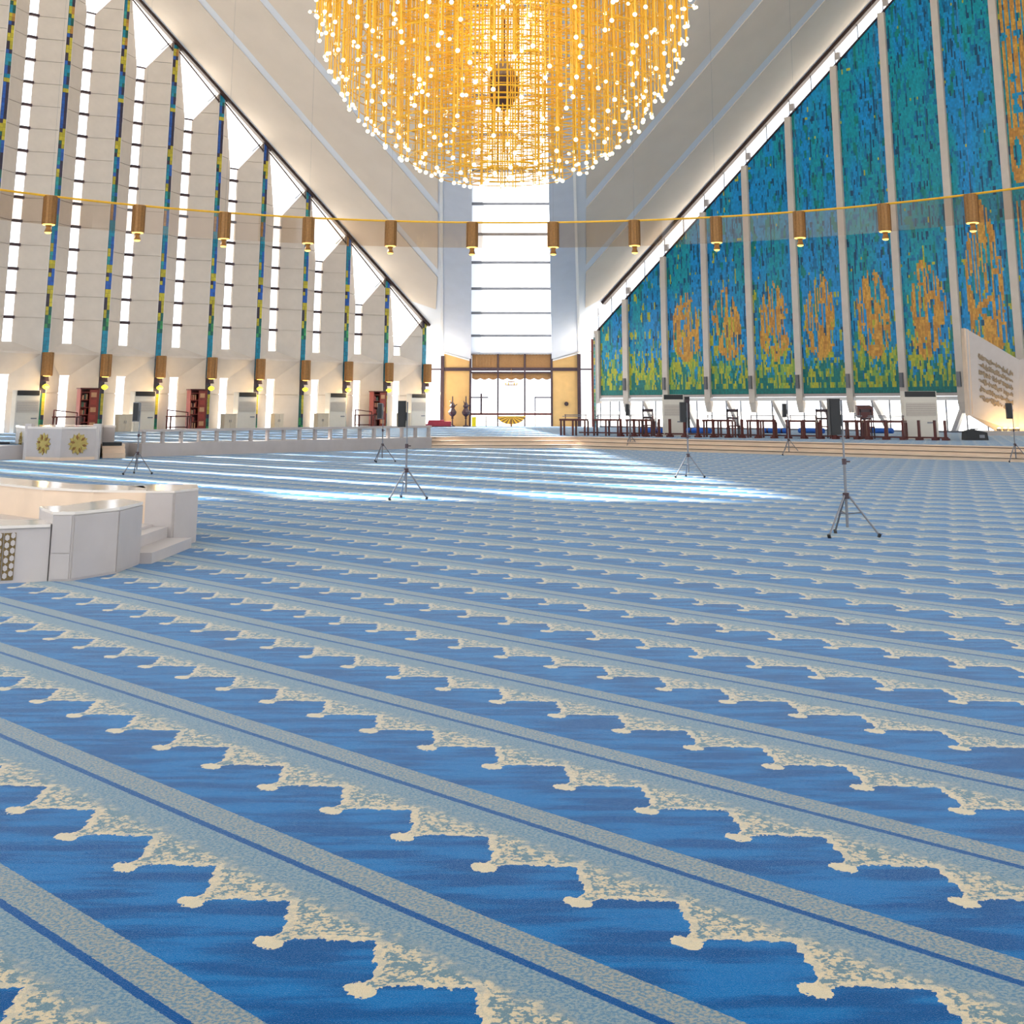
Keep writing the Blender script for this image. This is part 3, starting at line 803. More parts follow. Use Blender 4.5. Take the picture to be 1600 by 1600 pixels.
# ceiling light box on the lowest louvre
t = thing('ceiling_light', 'small boxy light fixed low on the white skylight strip', 'light', at_y(799, 520, 84.6))
c = at_y(799, 520, 84.6); MB().box(c, (.85, .3, .26)).build('housing', steel, t); MB().box(c - V((0, .16, .02)), (.5, .04, .14)).build('diffuser', white_p, t)

# solid gilt fan imitating a reflection, and hanging lamp beyond the doors
t = thing('gilt_fan_reflection', 'gilt half-round fan imitating a reflection in the middle entrance door', 'ornament', (ex(799), YE - .12, ez(670)))
mb = MB(); n_ = 18
pts = [(ex(799) + .92 * math.cos(math.pi + math.pi * i / n_), YE - .12, ez(650) + .55 * math.sin(math.pi + math.pi * i / n_)) for i in range(n_ + 1)]
for i in range(n_):
    c0 = V((ex(799), YE - .12, ez(650))); mb2 = MB(); mb2.prism([c0, pts[i], pts[i + 1]], (0, .03 + .02 * (i % 2), 0)); mb2.build('fan_leaf', gold if i % 2 else brass, t)
MB().tube((ex(799), YE - .1, ez(670)), (ex(799), YE - .1, ez(655)), .07, .05, 8).build('stem', brass, t)
t = thing('hanging_lamp', 'small bronze lamp hanging in the middle entrance bay', 'lamp', (ex(799), YE - .45, ez(604)))
c0 = V((ex(799), YE - .45, ez(602)))
mb = MB(); mb.tube(c0, V((c0.x, c0.y, ez(577))), .02, n=6); mb.bar((c0.x, c0.y - .03, ez(577)), (c0.x, YE - .1, ez(577)), .05, .05); mb.build('stem', brass, t)
mb = MB(); mb.hoop(c0, .38, .03, 20); mb.hoop(c0 + V((0, 0, .22)), .22, .03, 16); mb.build('frame', brass, t)
for i in range(6):
    a = i * math.pi / 3; mb = MB(); mb.lathe([(.02, 0), (.05, .05), (.03, .13), (.001, .16)], 8, c0 + V((.38 * math.cos(a), .38 * math.sin(a), .02))); mb.build('candle_cup', gold, t)

# ================================================================ LIGHTING RING
YR, RR_, ZR = 30.0, 24.92, 9.69
XR = -.80
ring = thing('lighting_ring', 'huge gilt lighting ring with bronze glass band and downlights round the chandelier', 'lighting ring', (XR, YR, ZR))
rc = V((XR, YR, ZR))
mb = MB(); mb.hoop(rc, RR_, .045, 160, 6); mb.build('rail', gold, ring)
mb = MB(); n_ = 160; vs = []
for i in range(n_):
    t_ = 2 * math.pi * i / n_
    for z_ in (-.03, -1.12): vs.append(rc + V((RR_ * math.sin(t_), RR_ * math.cos(t_), z_)))
mb.add(vs, [(2 * i, 2 * i + 1, (2 * i + 3) % (2 * n_), (2 * i + 2) % (2 * n_)) for i in range(n_)]); mb.build('glass_band', curtain, ring)
hm = MB(); hm.lathe([(.001, 0), (.25, 0), (.25, -1.1), (.235, -1.1), (.235, -.9), (.001, -.9)], 14)
for i in range(14):
    a = 2 * math.pi * i / 14; hm.tube((.25 * math.cos(a), .25 * math.sin(a), -.01), (.25 * math.cos(a), .25 * math.sin(a), -1.09), .014, n=5)
hme = hm.mesh('lamp_housing', brass)
lm = MB(); lm.lathe([(.001, -1.0), (.11, -1.0), (.13, -1.12), (.09, -1.22), (.13, -1.34), (.14, -1.40), (.001, -1.40)], 12); lme = lm.mesh('lamp_reflector', brass)
bm_ = MB(); bm_.lathe([(.12, -1.06), (.23, -1.085), (.22, -1.13), (.12, -1.13)], 12, closed=True); bme = bm_.mesh('bulb', glow_m)
bm2 = MB(); bm2.lathe([(.001, -1.47), (.09, -1.45), (.13, -1.405), (.001, -1.40)], 12); bme2 = bm2.mesh('lens', glow_m)
cm = MB(); cm.tube((0, 0, 0), (0, 0, 7), .0035, n=4); cme = cm.mesh('cable', steel)
for i in range(-1, 13):
    t_ = -.776 + .1432 * i
    loc = V((RR_ * math.sin(t_), RR_ * math.cos(t_), 0))
    h = link('downlight', hme, ring, loc)
    link('reflector', lme, h); link('bulb', bme, h); link('lens', bme2, h)
    w_ = rc + loc; aL = -(w_ - L8).dot(U1); aR = -(w_ - R1).dot(U2)
    cb_ = link('cable', cme, h); cb_.scale = (1, 1, (max(7.344 + .787 * min(aL, 2 * PEAK - aL), 9.91 + .762 * min(aR, 2 * RPK - aR)) - ZR) / 7)

# ================================================================ CHANDELIER
CX, CY, CZ, CR = -.52, 30.0, 11.6, 4.66
cc = V((CX, CY, CZ))
ch = thing('chandelier', 'vast spherical chandelier of gilt rods tipped with glowing round bulbs', 'chandelier', (CX, CY, CZ - CR))
ch['_w'] = (CX, CY, CZ); ch.location = (CX, CY, CZ)
rods = []
NR = 470; ga = math.pi * (3 - 5 ** .5)
for i in range(NR):
    u = (i + .5) / NR * .985; th = i * ga + random.uniform(-.12, .12)
    zl_ = -1 + u * 1.12; rr = math.sqrt(max(0, 1 - zl_ * zl_)) * CR * random.uniform(.985, 1.0)
    rods.append((rr * math.sin(th), -rr * math.cos(th), zl_ * CR))
rods.sort(key=lambda p: p[1])
rod_me = MB().tube((0, 0, 0), (0, 0, 1), .017, n=6).mesh('rod', gold, smooth=True)
bb = MB(); bb.ball((0, 0, 0), .05, 8, 5); bulb_me = bb.mesh('bulb', bulb_m, smooth=True)
srod = MB(); sbulb = MB()
for i, (x, y, z) in enumerate(rods):
    top = 2.6 + .3 * random.random()
    if i < 295:
        o = link('rod', rod_me, ch, (x, y, z + .04)); o.scale = (1, 1, top - z)
        link('bulb', bulb_me, ch, (x, y, z))
    else:
        srod.tube(cc + V((x, y, z + .04)), cc + V((x, y, top)), .017, n=6); sbulb.ball(cc + V((x, y, z)), .05, 8, 5)
# clusters of extra bulbs on short side arms
arm = MB()
for i in range(150):
    x, y, z = random.choice(rods); a = random.uniform(0, 2 * math.pi); L_ = random.uniform(.1, .3); zz = z + random.uniform(.0, .5)
    s_ = (x + L_ * math.sin(a)) ** 2 + (y + L_ * math.cos(a)) ** 2 + zz * zz
    p = cc + V((x, y, zz)); q_ = cc + V((x + L_ * math.sin(a), y + L_ * math.cos(a), zz)); arm.tube(p, q_, .01, n=4); sbulb.ball(q_, .043, 6, 4)
o = srod.build('rod_mass', gold, ch, kind='stuff', smooth=True); o = sbulb.build('bulb_mass', bulb_m, ch, kind='stuff', smooth=True); o = arm.build('side_arm_mass', gold, ch, kind='stuff')
for z_ in [-4.3 + .33 * i for i in range(20)]:
    rmax = math.sqrt(max(.2, CR * CR - min(z_, 0) ** 2)) * .97
    hp = MB()
    for r_ in (.25, .42, .6, .78, .97):
        if rmax * r_ > .2: hp.hoop(cc + V((0, 0, z_ + random.uniform(-.05, .05))), rmax * r_, .014, 40, 5)
    for k_ in range(10):
        a = k_ * math.pi / 5 + z_; hp.tube(cc + V((rmax * .2 * math.sin(a), rmax * .2 * math.cos(a), z_)), cc + V((rmax * .95 * math.sin(a), rmax * .95 * math.cos(a), z_)), .012, n=4)
    hp.build('hoop_tier', gold, ch)
co = MB(); co.lathe([(.001, -2.75), (.22, -2.65), (.36, -2.3), (.36, -1.9), (.2, -1.6), (.05, -1.4), (.05, 2.6), (.001, 2.6)], 12, cc); co.build('core', dark, ch)
ht = MB(); ht.tube(cc + V((0, 0, 2.5)), cc + V((0, 0, 22)), .06, n=8); ht.build('hanging_stem', brass, ch)
pl_ = bpy.data.lights.new('chandelier_glow', 'POINT'); pl_.energy = 560; pl_.color = (1, .78, .42); pl_.shadow_soft_size = 1.5
po = bpy.data.objects.new('chandelier_glow', pl_); COL.objects.link(po); po.parent = ch; po.location = (0, 0, -.6)

# ================================================================ WALL LAMPS on the left fins
ordn = ['first', 'second', 'third', 'fourth', 'fifth', 'sixth', 'seventh', 'eighth', 'ninth']
wlm = thing('wall_lamp', 'x', 'lamp', local=True)
mb = MB(); mb.lathe([(.001, 0), (.27, 0), (.27, -1.18), (.25, -1.18), (.25, -1.0), (.001, -1.0)], 14)
for i in range(14):
    a = 2 * math.pi * i / 14; mb.tube((.27 * math.cos(a), .27 * math.sin(a), -.01), (.27 * math.cos(a), .27 * math.sin(a), -1.17), .015, n=5)
mb.build('housing', brass, wlm); 
mb = MB(); mb.boxo((-.1, -.1, -.15), (.2, 0, 0), (0, -.3, 0), (0, 0, .1)); mb.build('bracket', dark, wlm)
mb = MB(); mb.lathe([(.001, -1.22), (.17, -1.2), (.2, -1.12), (.001, -1.1)], 12); mb.build('lens', glow_m, wlm)
mb = MB(); mb.lathe([(.001, -1.22), (.1, -1.22), (.14, -1.45), (.001, -1.45)], 12); mb.build('reflector', dark, wlm)
mb = MB()
for i in range(6):
    a = i * math.pi / 3; mb.lathe([(.001, -.1), (.07, -.05), (.09, 0), (.07, .05), (.001, .1)], 8, (.1 * math.cos(a), .1 * math.sin(a), -1.72))
mb.ball((0, 0, -1.72), .14, 10, 6); mb.build('lower_globe', glow_y, wlm)
for kk in range(0, 9):
    o = wlm if kk == 0 else copy_tree(wlm)
    p = LW(fin_a(kk), .38, 4.47); o.location = p; o.rotation_euler = (0, 0, math.radians(-135))
    o['label'] = 'brass cylinder lamp on the %s mosaic fin counted from the left' % ordn[kk]; o['group'] = 'brass lamps on the mosaic fins'
    lamps_ = [o] if kk == 0 else lamps_ + [o]
for o in lamps_[::2]:
    l_ = bpy.data.lights.new('lamp_glow', 'POINT'); l_.energy = 110; l_.color = (1, .7, .35); l_.shadow_soft_size = .2
    lo = bpy.data.objects.new('lamp_glow', l_); COL.objects.link(lo); lo.parent = o; lo.location = (0, .55, -1.9)

# ================================================================ FURNITURE ALONG THE LEFT WALL
RZL = math.radians(-135)   # local -Y faces into the hall... local X runs along -U1
def place_left(o, a, b):
    p = LW(a, b, ZP); o.location = p; o.rotation_euler = (0, 0, math.atan2(U1.y, U1.x)); return o
# local frame: +X = towards the far corner (U1), -Y = into the hall (N1)
ac = thing('air_conditioner', 'x', 'air conditioner', local=True)
b_ = MB(); b_.box((0, 0, 1.07), (1.22, .5, 2.06)); b_.box((0, -.02, .03), (1.24, .52, .06)); b_.build('body', ac_m, ac)
b_ = MB(); b_.box((0, -.24, 1.97), (1.14, .06, .24)); b_.build('outlet', black, ac)
g_ = MB(); g_.box((0, -.255, 1.3), (1.1, .02, .56)); gr = g_.build('grille', ac_g, ac)
for i in range(7):
    g_ = MB(); g_.box((0, -.27, 1.06 + i * .08), (1.08, .02, .03)); g_.build('slat', ac_m, gr)
b_ = MB(); b_.box((0, -.255, .5), (1.14, .02, .78)); pnl = b_.build('front_panel', ac_m, ac)
b_ = MB(); b_.box((.35, -.27, .72), (.3, .02, .06)); b_.build('badge', steel, pnl)
def place_ac(src, a, b, label, first):
    o = src if first else copy_tree(src); place_left(o, a, b); o['label'] = label; o['group'] = 'floor-standing air conditioners'; return o
acs = [(-1, 'ivory floor-standing air conditioner at the left edge, behind the star podium'), (1, 'ivory air conditioner with black outlet, partly behind a grey speaker stand'), (3, 'ivory air conditioner between the fourth and fifth mosaic fins'), (5, 'ivory air conditioner between the sixth and seventh mosaic fins'), (7, 'ivory air conditioner beside the last mosaic fin, behind a black speaker')]
for i, (kk, lb) in enumerate(acs): place_ac(ac, fin_a(kk) - W + 1.05, .55, lb, i == 0)
# low cabinets beside the units
for i, (kk, lb) in enumerate([(1, 'low beige cabinet left of the air conditioner by the third fin'), (3, 'low beige cabinet beside the air conditioner near the fifth fin'), (5, 'low beige cabinet beside the air conditioner near the seventh fin'), (7, 'low beige cabinet left of the black speaker near the last fin'), (4, 'narrow low beige cabinet standing alone below a glowing slit window')]):
    t = thing('low_cabinet', lb, 'cabinet', group='low beige cabinets', local=True)
    w_ = .75 if kk != 4 else .62
    b_ = MB(); b_.box((0, 0, .43), (w_, .4, .86)); b_.box((0, 0, .88), (w_ + .04, .44, .04)); b_.build('body', cab_m, t)
    b_ = MB(); b_.box((-w_ / 4, -.205, .43), (w_ / 2 - .03, .02, .78)); d1 = b_.build('door', cab_m, t)
    b_ = MB(); b_.box((w_ / 4, -.205, .43), (w_ / 2 - .03, .02, .78)); d2 = b_.build('door', cab_m, t)
    b_ = MB(); b_.box((-.05, -.225, .5), (.02, .03, .14)); b_.build('handle', steel, d1)
    b_ = MB(); b_.box((.05, -.225, .5), (.02, .03, .14)); b_.build('handle', steel, d2)
    place_left(t, fin_a(kk) - W + (2.08 if kk != 4 else 2.0), .5)
# bookcases
def make_bookcase():
    t = thing('bookcase', 'x', 'bookcase', local=True)
    b_ = MB(); b_.box((0, .2, 1.1), (1.0, .03, 2.2)); b_.build('back_panel', wood, t)
    for s in (-1, 1):
        b_ = MB(); b_.box((s * .49, 0, 1.1), (.05, .42, 2.2)); b_.build('side_panel', wood_r, t)
    b_ = MB(); b_.box((0, 0, 2.22), (1.1, .48, .07)); b_.build('cornice', wood, t)
    b_ = MB(); b_.box((0, 0, .06), (1.06, .46, .12)); b_.build('plinth', wood, t)
    for i in range(6):
        z = .12 + i * .38
        b_ = MB(); b_.box((0, 0, z), (.95, .38, .035)); b_.build('shelf', wood_r, t)
    b_ = MB(); b_.box((.22, -.2, 1.14), (.46, .02, 2.04)); d1 = b_.build('door', wood_r, t)
    for i in range(5):
        b_ = MB(); b_.box((.22, -.213, .38 + i * .38), (.3, .01, .24)); b_.build('door_inlay', book_ms[1] if i % 2 == 0 else book_ms[0], d1)
    b_ = MB(); b_.box((.02, -.23, 1.1), (.02, .04, .16)); b_.build('handle', brass, d1)
    return t
bc = make_bookcase()
bcs = [(0, 'mahogany bookcase behind the star podium, nearest the left edge'), (2, 'mahogany bookcase between the third and fourth mosaic fins'), (6, 'mahogany bookcase between the seventh and eighth mosaic fins')]
for i, (kk, lb) in enumerate(bcs):
    o = bc if i == 0 else copy_tree(bc); place_left(o, fin_a(kk) - W + .95, .5); o['label'] = lb; o['group'] = 'mahogany bookcases along the left wall'
    # books on the open half
    for sh in range(5):
        x = -.44
        for j in range(5):
            wd = random.uniform(.04, .08); hgt = random.uniform(.2, .29)
            bk = MB(); bk.box((0, 0, hgt / 2), (wd, .24, hgt)); me = bk.mesh('book', random.choice(book_ms))
            bo = bpy.data.objects.new('book', me); COL.objects.link(bo)
            a_ = fin_a(kk) - W + .95 - (x + wd / 2); bo.location = LW(a_, .5, ZP + .12 + sh * .38 + .0176); bo.rotation_euler = (0, 0, math.pi / 4)
            tag(bo, 'upright book on an open shelf of the %s mahogany bookcase' % ('first', '', 'second', '', '', '', 'third')[kk], 'book', 'books in the mahogany bookcases'); x += wd + .004
# tables beside the bookcases
def make_table():
    t = thing('side_table', 'x', 'table', local=True)
    b_ = MB(); b_.box((0, 0, .78), (1.35, .5, .07)); b_.build('tabletop', wood, t)
    for sx in (-1, 1):
        for sy in (-1, 1):
            b_ = MB(); b_.box((sx * .62, sy * .2, .375), (.07, .07, .75)); b_.build('leg', wood, t)
    b_ = MB(); b_.bar((-.62, .18, 1.12), (.62, .18, .98), .04, .05); b_.build('top_rail', wood, t)
    b_ = MB(); b_.box((-.62, .18, .96), (.05, .05, .36)); b_.box((.62, .18, .9), (.05, .05, .2)); b_.build('upright', wood, t)
    b_ = MB(); b_.box((0, .2, .2), (1.2, .04, .06)); b_.build('stretcher', wood, t)
    return t
tb = make_table()
for i, (kk, lb) in enumerate([(0, 'dark wooden table with a back rail, just above the star podium'), (2, 'dark wooden table with a back rail before the third slit window'), (6, 'dark wooden table with a back rail by the far bookcase')]):
    o = tb if i == 0 else copy_tree(tb); place_left(o, fin_a(kk) - W + 2.15, .8); o['label'] = lb; o['group'] = 'dark side tables along the left wall'

# ================================================================ SPEAKER STANDS
def make_stand():
    t = thing('speaker_stand', 'x', 'speaker stand', local=True)
    b_ = MB(); b_.tube((0, 0, .12), (0, 0, 1.0), .02, n=10); b_.tube((0, 0, 1.0), (0, 0, 1.84), .014, n=8); b_.build('pole', steel, t)
    b_ = MB(); b_.tube((0, 0, .96), (0, 0, 1.04), .032, n=10); b_.build('collar', dark, t)
    b_ = MB(); b_.tube((0, 0, .5), (0, 0, .58), .045, n=10); b_.build('hub', dark, t)
    b_ = MB(); b_.bar((.02, 0, 1.0), (.08, 0, 1.0), .02, .02); b_.build('knob', dark, t)
    for i in range(3):
        a = math.radians(100 + 120 * i); d = V((math.cos(a), math.sin(a), 0))
        b_ = MB(); b_.tube(d * .03 + V((0, 0, .55)), d * .42 + V((0, 0, .03)), .014, n=8); lg = b_.build('leg', steel, t)
        b_ = MB(); b_.tube(d * .41 + V((0, 0, .0)), d * .43 + V((0, 0, .05)), .024, n=8); b_.build('rubber_foot', black, lg)
        b_ = MB(); b_.tube(d * .02 + V((0, 0, .3)), d * .2 + V((0, 0, .32)), .009, n=6); b_.build('brace', steel, t)
    return t
def make_speaker(m):
    t = thing('column_loudspeaker', 'x', 'loudspeaker', local=True)
    b_ = MB(); b_.box((0, .02, .25), (.15, .15, .5)); b_.build('cabinet', m, t)
    b_ = MB(); b_.box((0, -.06, .25), (.13, .012, .46)); b_.build('grille', black, t)
    b_ = MB(); b_.box((.085, .05, .2), (.03, .05, .16)); b_.build('bracket', steel, t)
    return t
stand0 = make_stand(); sps = {}
stands = [((1325, 838), 'black', 0, 'steel tripod speaker stand in the right foreground, nearest of all', 'tall black loudspeaker on the nearest tripod at right'),
          ((634, 780), 'black', 8, 'steel tripod speaker stand left of centre on the sunlit carpet', 'black loudspeaker on the tripod left of centre'),
          ((213, 741), 'grey', 15, 'steel tripod speaker stand between the two white podiums', 'grey loudspeaker on the tripod between the white podiums'),
          ((1076, 746), 'black', -8, 'pale tripod speaker stand catching the sun, right of centre', 'dark loudspeaker before the air conditioner on the right gallery'),
          ((985, 702), 'grey', 20, 'thin far tripod speaker stand before the right gallery steps, leftmost there', 'small grey loudspeaker on the leftmost tripod by the gallery steps'),
          ((1233, 711), 'grey', 5, 'thin far tripod speaker stand before the gallery steps below a dark bench', 'small grey loudspeaker above the tripod at the middle of the gallery steps'),
          ((1588, 722), 'black', 0, 'tripod speaker stand at the right edge before the book-shaped slab', 'black loudspeaker in front of the engraved marble slab'),
          ((597, 722), 'grey', 30, 'thin tripod speaker stand by the left balustrade, behind the nearer black one', 'grey loudspeaker beside the far mahogany bookcase')]
for i, (px, kind, rot, l1, l2) in enumerate(stands):
    p = at_z(*px, 0); p.z = 0
    o = stand0 if i == 0 else copy_tree(stand0); o.location = p; o.rotation_euler = (0, 0, math.radians(rot)); o['label'] = l1; o['group'] = 'tripod speaker stands on the carpet'
    if kind not in sps: sps[kind] = make_speaker(black if kind == 'black' else grey_sp); s = sps[kind]
    else: s = copy_tree(sps[kind])
    s.location = p + V((-.105 * math.cos(0), -.0, 1.36)); s['label'] = l2; s['group'] = 'column loudspeakers on tripods'

# ================================================================ NEAR PODIUM (left foreground)
pod = thing('marble_podium', 'low white marble enclosure with thick parapets in the left foreground', 'podium', (-6.2, 15.6, 0))
def wall_seg(poly, z0, z1, nm, m=marble, par=pod):
    mb = MB(); mb.prism([(x, y, z0) for x, y in poly], (0, 0, z1 - z0)); return mb.build(nm, m, par)
# raised floor inside
wall_seg([(-5.0, 14.1), (-4.75, 14.7), (-4.75, 16.9), (-5.2, 17.5), (-8.4, 18.9), (-9.2, 16.0), (-8.0, 13.7), (-5.3, 13.9)], 0, .28, 'inner_floor')
# lower lattice wall, then the stepped parapet
lat = wall_seg([(-4.888, 13.5), (-5.29, 13.31), (-6.2, 13.2), (-8.0, 13.3), (-8.0, 14.0), (-6.2, 13.9), (-5.35, 14.0), (-5.1, 14.1)], 0, .56, 'lattice_wall')
cop = wall_seg([(-4.886, 13.47), (-5.29, 13.28), (-6.2, 13.17), (-8.0, 13.27), (-8.0, 14.0), (-6.2, 13.9), (-5.35, 14.0), (-5.1, 14.1)], .535, .563, 'coping', polished)
near = [(-4.87, 13.49), (-4.66, 13.5), (-4.38, 14.08), (-4.37, 14.9), (-4.72, 15.35), (-4.9, 15.1), (-5.05, 14.35), (-5.28, 14.2)]
segs = [((-4.87, 13.49), (-4.66, 13.5)), ((-4.66, 13.5), (-4.38, 14.08)), ((-4.38, 14.08), (-4.37, 14.9))]
wall_seg(near, 0, .655, 'parapet'); wall_seg([(x * 1.0 + (.012 if x > -4.7 else 0), y - .01) for x, y in near], .655, .685, 'coping', polished)
for (x0, y0), (x1, y1) in segs:   # facing slabs
    d = V((x1 - x0, y1 - y0, 0)); n_ = V((d.y, -d.x, 0)).normalized(); e_ = d.normalized() * .012
    for z0, z1 in ((.02, .27), (.28, .645)) if d.length < .3 else ((.02, .645),):
        mb = MB(); mb.boxo(V((x0, y0, z0)) + e_, d - 2 * e_, n_ * .014, (0, 0, z1 - z0)); mb.build('facing_slab', marble_d, pod)
# far block and far parapet
blk = [(-4.86, 16.7), (-4.50, 16.72), (-4.33, 17.25), (-4.55, 18.05), (-5.1, 18.15), (-5.3, 17.6), (-5.0, 17.2)]
wall_seg(blk, 0, .665, 'block'); wall_seg([(x + .006, y - .006) for x, y in blk], .665, .69, 'coping', polished)
for (x0, y0), (x1, y1) in (((-4.86, 16.7), (-4.50, 16.72)), ((-4.50, 16.72), (-4.33, 17.25))):
    d = V((x1 - x0, y1 - y0, 0)); n_ = V((d.y, -d.x, 0)).normalized(); e_ = d.normalized() * .012
    mb = MB(); mb.boxo(V((x0, y0, .02)) + e_, d - 2 * e_, n_ * .014, (0, 0, .635)); mb.build('facing_slab', marble_d, pod)
wall_seg([(-4.87, 16.78), (-5.2, 17.7), (-6.2, 18.1), (-8.2, 20.0), (-8.6, 19.5), (-6.45, 17.4), (-5.6, 16.9)], 0, .66, 'rear_parapet', warm_stone)
wall_seg([(-4.872, 16.8), (-5.2, 17.74), (-6.2, 18.14), (-8.2, 20.04), (-8.6, 19.48), (-6.45, 17.38), (-5.6, 16.88)], .66, .69, 'coping', polished)
# entry steps
wall_seg([(-4.24, 14.95), (-4.22, 16.62), (-4.9, 16.65), (-4.9, 14.95)], 0, .12, 'step'); wall_seg([(-4.55, 15.2), (-4.55, 16.68), (-4.95, 16.68), (-4.95, 15.2)], .12, .25, 'step')
# gilt lattice panels on the two front facets of the lower wall
for A0, A1 in ((V((-5.286, 13.312, 0)), V((-5.185, 13.36, 0))), (V((-6.15, 13.206, 0)), V((-5.294, 13.31, 0)))):
    dA = A1 - A0; e_ = dA.normalized(); nA = V((dA.y, -dA.x, 0)).normalized()
    lp = MB(); lp.boxo(A0 - nA * .002 + V((0, 0, .03)), dA, nA * .012, (0, 0, .46)); lpo = lp.build('lattice_panel', lattice_m, pod)
    nx = max(1, round(dA.length / .062))
    for i in range(nx):
        for j in range(6):
            fx = (i + .5) / nx; c = A0 + dA * fx + V((0, 0, .075 + j * .074 + (.02 if i % 2 else 0))) + nA * .009
            mb = MB(); pts = [c + e_ * (.024 * math.cos(t_)) + V((0, 0, .031 * math.sin(t_))) for t_ in [k_ * math.pi / 3 + math.pi / 6 for k_ in range(6)]]
            mb.prism(pts, nA * .014); mb.build('lattice_tile', marble, lpo)

# ================================================================ FAR PODIUM with rosettes
pf = thing('star_podium', 'tall white marble podium carved with gilt star rosettes by the left gallery', 'podium', (-16.3, 45, 0))
P_ = [at_z(22, 712.5, 0), at_z(40, 718.3, 0), at_z(93, 720, 0), at_z(147, 718.3, 0), at_z(158, 713, 0)]
P_[1].z = 0
outer = [(p.x, p.y) for p in P_] + [(-14.75, 46.4), (-17.9, 47.6)]
wall_seg(outer, 0, 1.02, 'body', marble, pf)
cx_ = sum(p[0] for p in outer) / len(outer); cy_ = sum(p[1] for p in outer) / len(outer)
wall_seg([(cx_ + (x - cx_) * 1.012, cy_ + (y - cy_) * 1.012) for x, y in outer], 1.02, 1.09, 'coping', polished, pf)
wall_seg([(cx_ + (x - cx_) * 1.01, cy_ + (y - cy_) * 1.01) for x, y in outer], 0, .1, 'plinth', warm_stone, pf)
for i in (0, 4):
    p = V((outer[min(i, 3) + (1 if i == 0 else 0)][0], outer[min(i, 3) + (1 if i == 0 else 0)][1], 0))
for p in (P_[1], P_[3]):
    MB().box((p.x, p.y + .12, .59), (.22, .22, 1.18)).build('corner_post', marble, pf)
def rosette(c, e_, n_, R, par):
    mb = MB(); pts = []
    for k_ in range(24):
        t_ = 2 * math.pi * k_ / 24; r_ = R if k_ % 2 == 0 else R * .72; pts.append(c + e_ * (r_ * math.cos(t_)) + V((0, 0, r_ * math.sin(t_))))
    mb.prism(pts, n_ * .03); ro = mb.build('rosette', rosette_m, par)
    for k_ in range(12):
        t_ = 2 * math.pi * (k_ + .5) / 12; q_ = c + e_ * (R * .58 * math.cos(t_)) + V((0, 0, R * .58 * math.sin(t_))) + n_ * .03
        d_ = e_ * math.cos(t_) + V((0, 0, math.sin(t_))); s_ = n_.cross(d_)
        mb = MB(); mb.prism([q_ + d_ * R * .3, q_ + s_ * R * .12, q_ - d_ * R * .22, q_ - s_ * R * .12], n_ * .02); mb.build('petal', brass if k_ % 2 else rosette_m, ro)
for i in range(4):
    p0, p1 = P_[i], P_[i + 1]; d = V((p1.x - p0.x, p1.y - p0.y, 0)); n_ = V((d.y, -d.x, 0)).normalized(); R = .36
    rosette(V((p0.x, p0.y, .53)) + d * .5, d.normalized(), n_, R, pf)
# steps beside the star podium
for x0, x1, lb in ((-34, 17, 'short flight of stone steps with black nosing left of the star podium'), (160, 196, 'short flight of stone steps with black nosing right of the star podium')):
    a, b2 = at_z(x0, 716, 0), at_z(x1, 715.5, 0)
    t = thing('gallery_steps', lb, 'steps', (a + b2) / 2, 'stone steps beside the star podium')
    d = V((b2.x - a.x, b2.y - a.y, 0)); n_ = V((-d.y, d.x, 0)).normalized()
    if n_.y < 0: n_ = -n_
    for k_ in range(3):
        mb = MB(); mb.boxo(V((a.x, a.y, 0)) + n_ * .3 * k_, d, n_ * (1.3 - .3 * k_), (0, 0, .15 * (k_ + 1))); st_ = mb.build('step', warm_stone, t)
        if k_ == 2:
            mb = MB(); mb.boxo(V((a.x, a.y, .40)) + n_ * (.3 * k_ - .03), d * .86, n_ * .06, (0, 0, .12)); mb.build('nosing', black, st_)

s0_ = KL - .05
mb_ = MB(); mb_.boxo(kA - U1 * s0_ - N1 * 1.32, -U1 * 46, N1 * .34, V((0, 0, ZP + .012)))
o_ = struct(mb_.build('trim_6', marble_d)); o_['label'] = 'grey marble kerb of the left gallery beyond the balustrade'
# ================================================================ RIGHT GALLERY
def rg(px, py=None, z=ZP):
    py = py if py is not None else 682 + (px - 970) * .0125
    p = at_z(px, py, z); p.z = z; return p
# barrier of short posts with a low bar
bar = thing('low_barrier', 'low dark wooden barrier of short footed posts along the right gallery', 'barrier', rg(970))
bposts = [970, 991, 1010, 1030, 1047, 1070, 1091, 1115, 1138, 1160, 1185, 1210, 1232, 1257, 1283, 1306, 1340, 1358, 1385, 1412, 1437, 1462, 1478]
bm0 = MB(); bm0.box((0, 0, .39), (.09, .09, .76)); bm0.box((0, 0, .04), (.26, .22, .08)); bm0.box((0, 0, .1), (.16, .15, .06)); post_me = bm0.mesh('post', wood)
b0 = rg(970)
for px in bposts:
    p = rg(px); link('post', post_me, bar, p - b0, math.pi / 4)
mb = MB(); mb.bar(rg(905, 679) + V((0, 0, .1)), rg(1480) + V((0, 0, .1)), .05, .06); mb.build('bottom_bar', wood, bar)
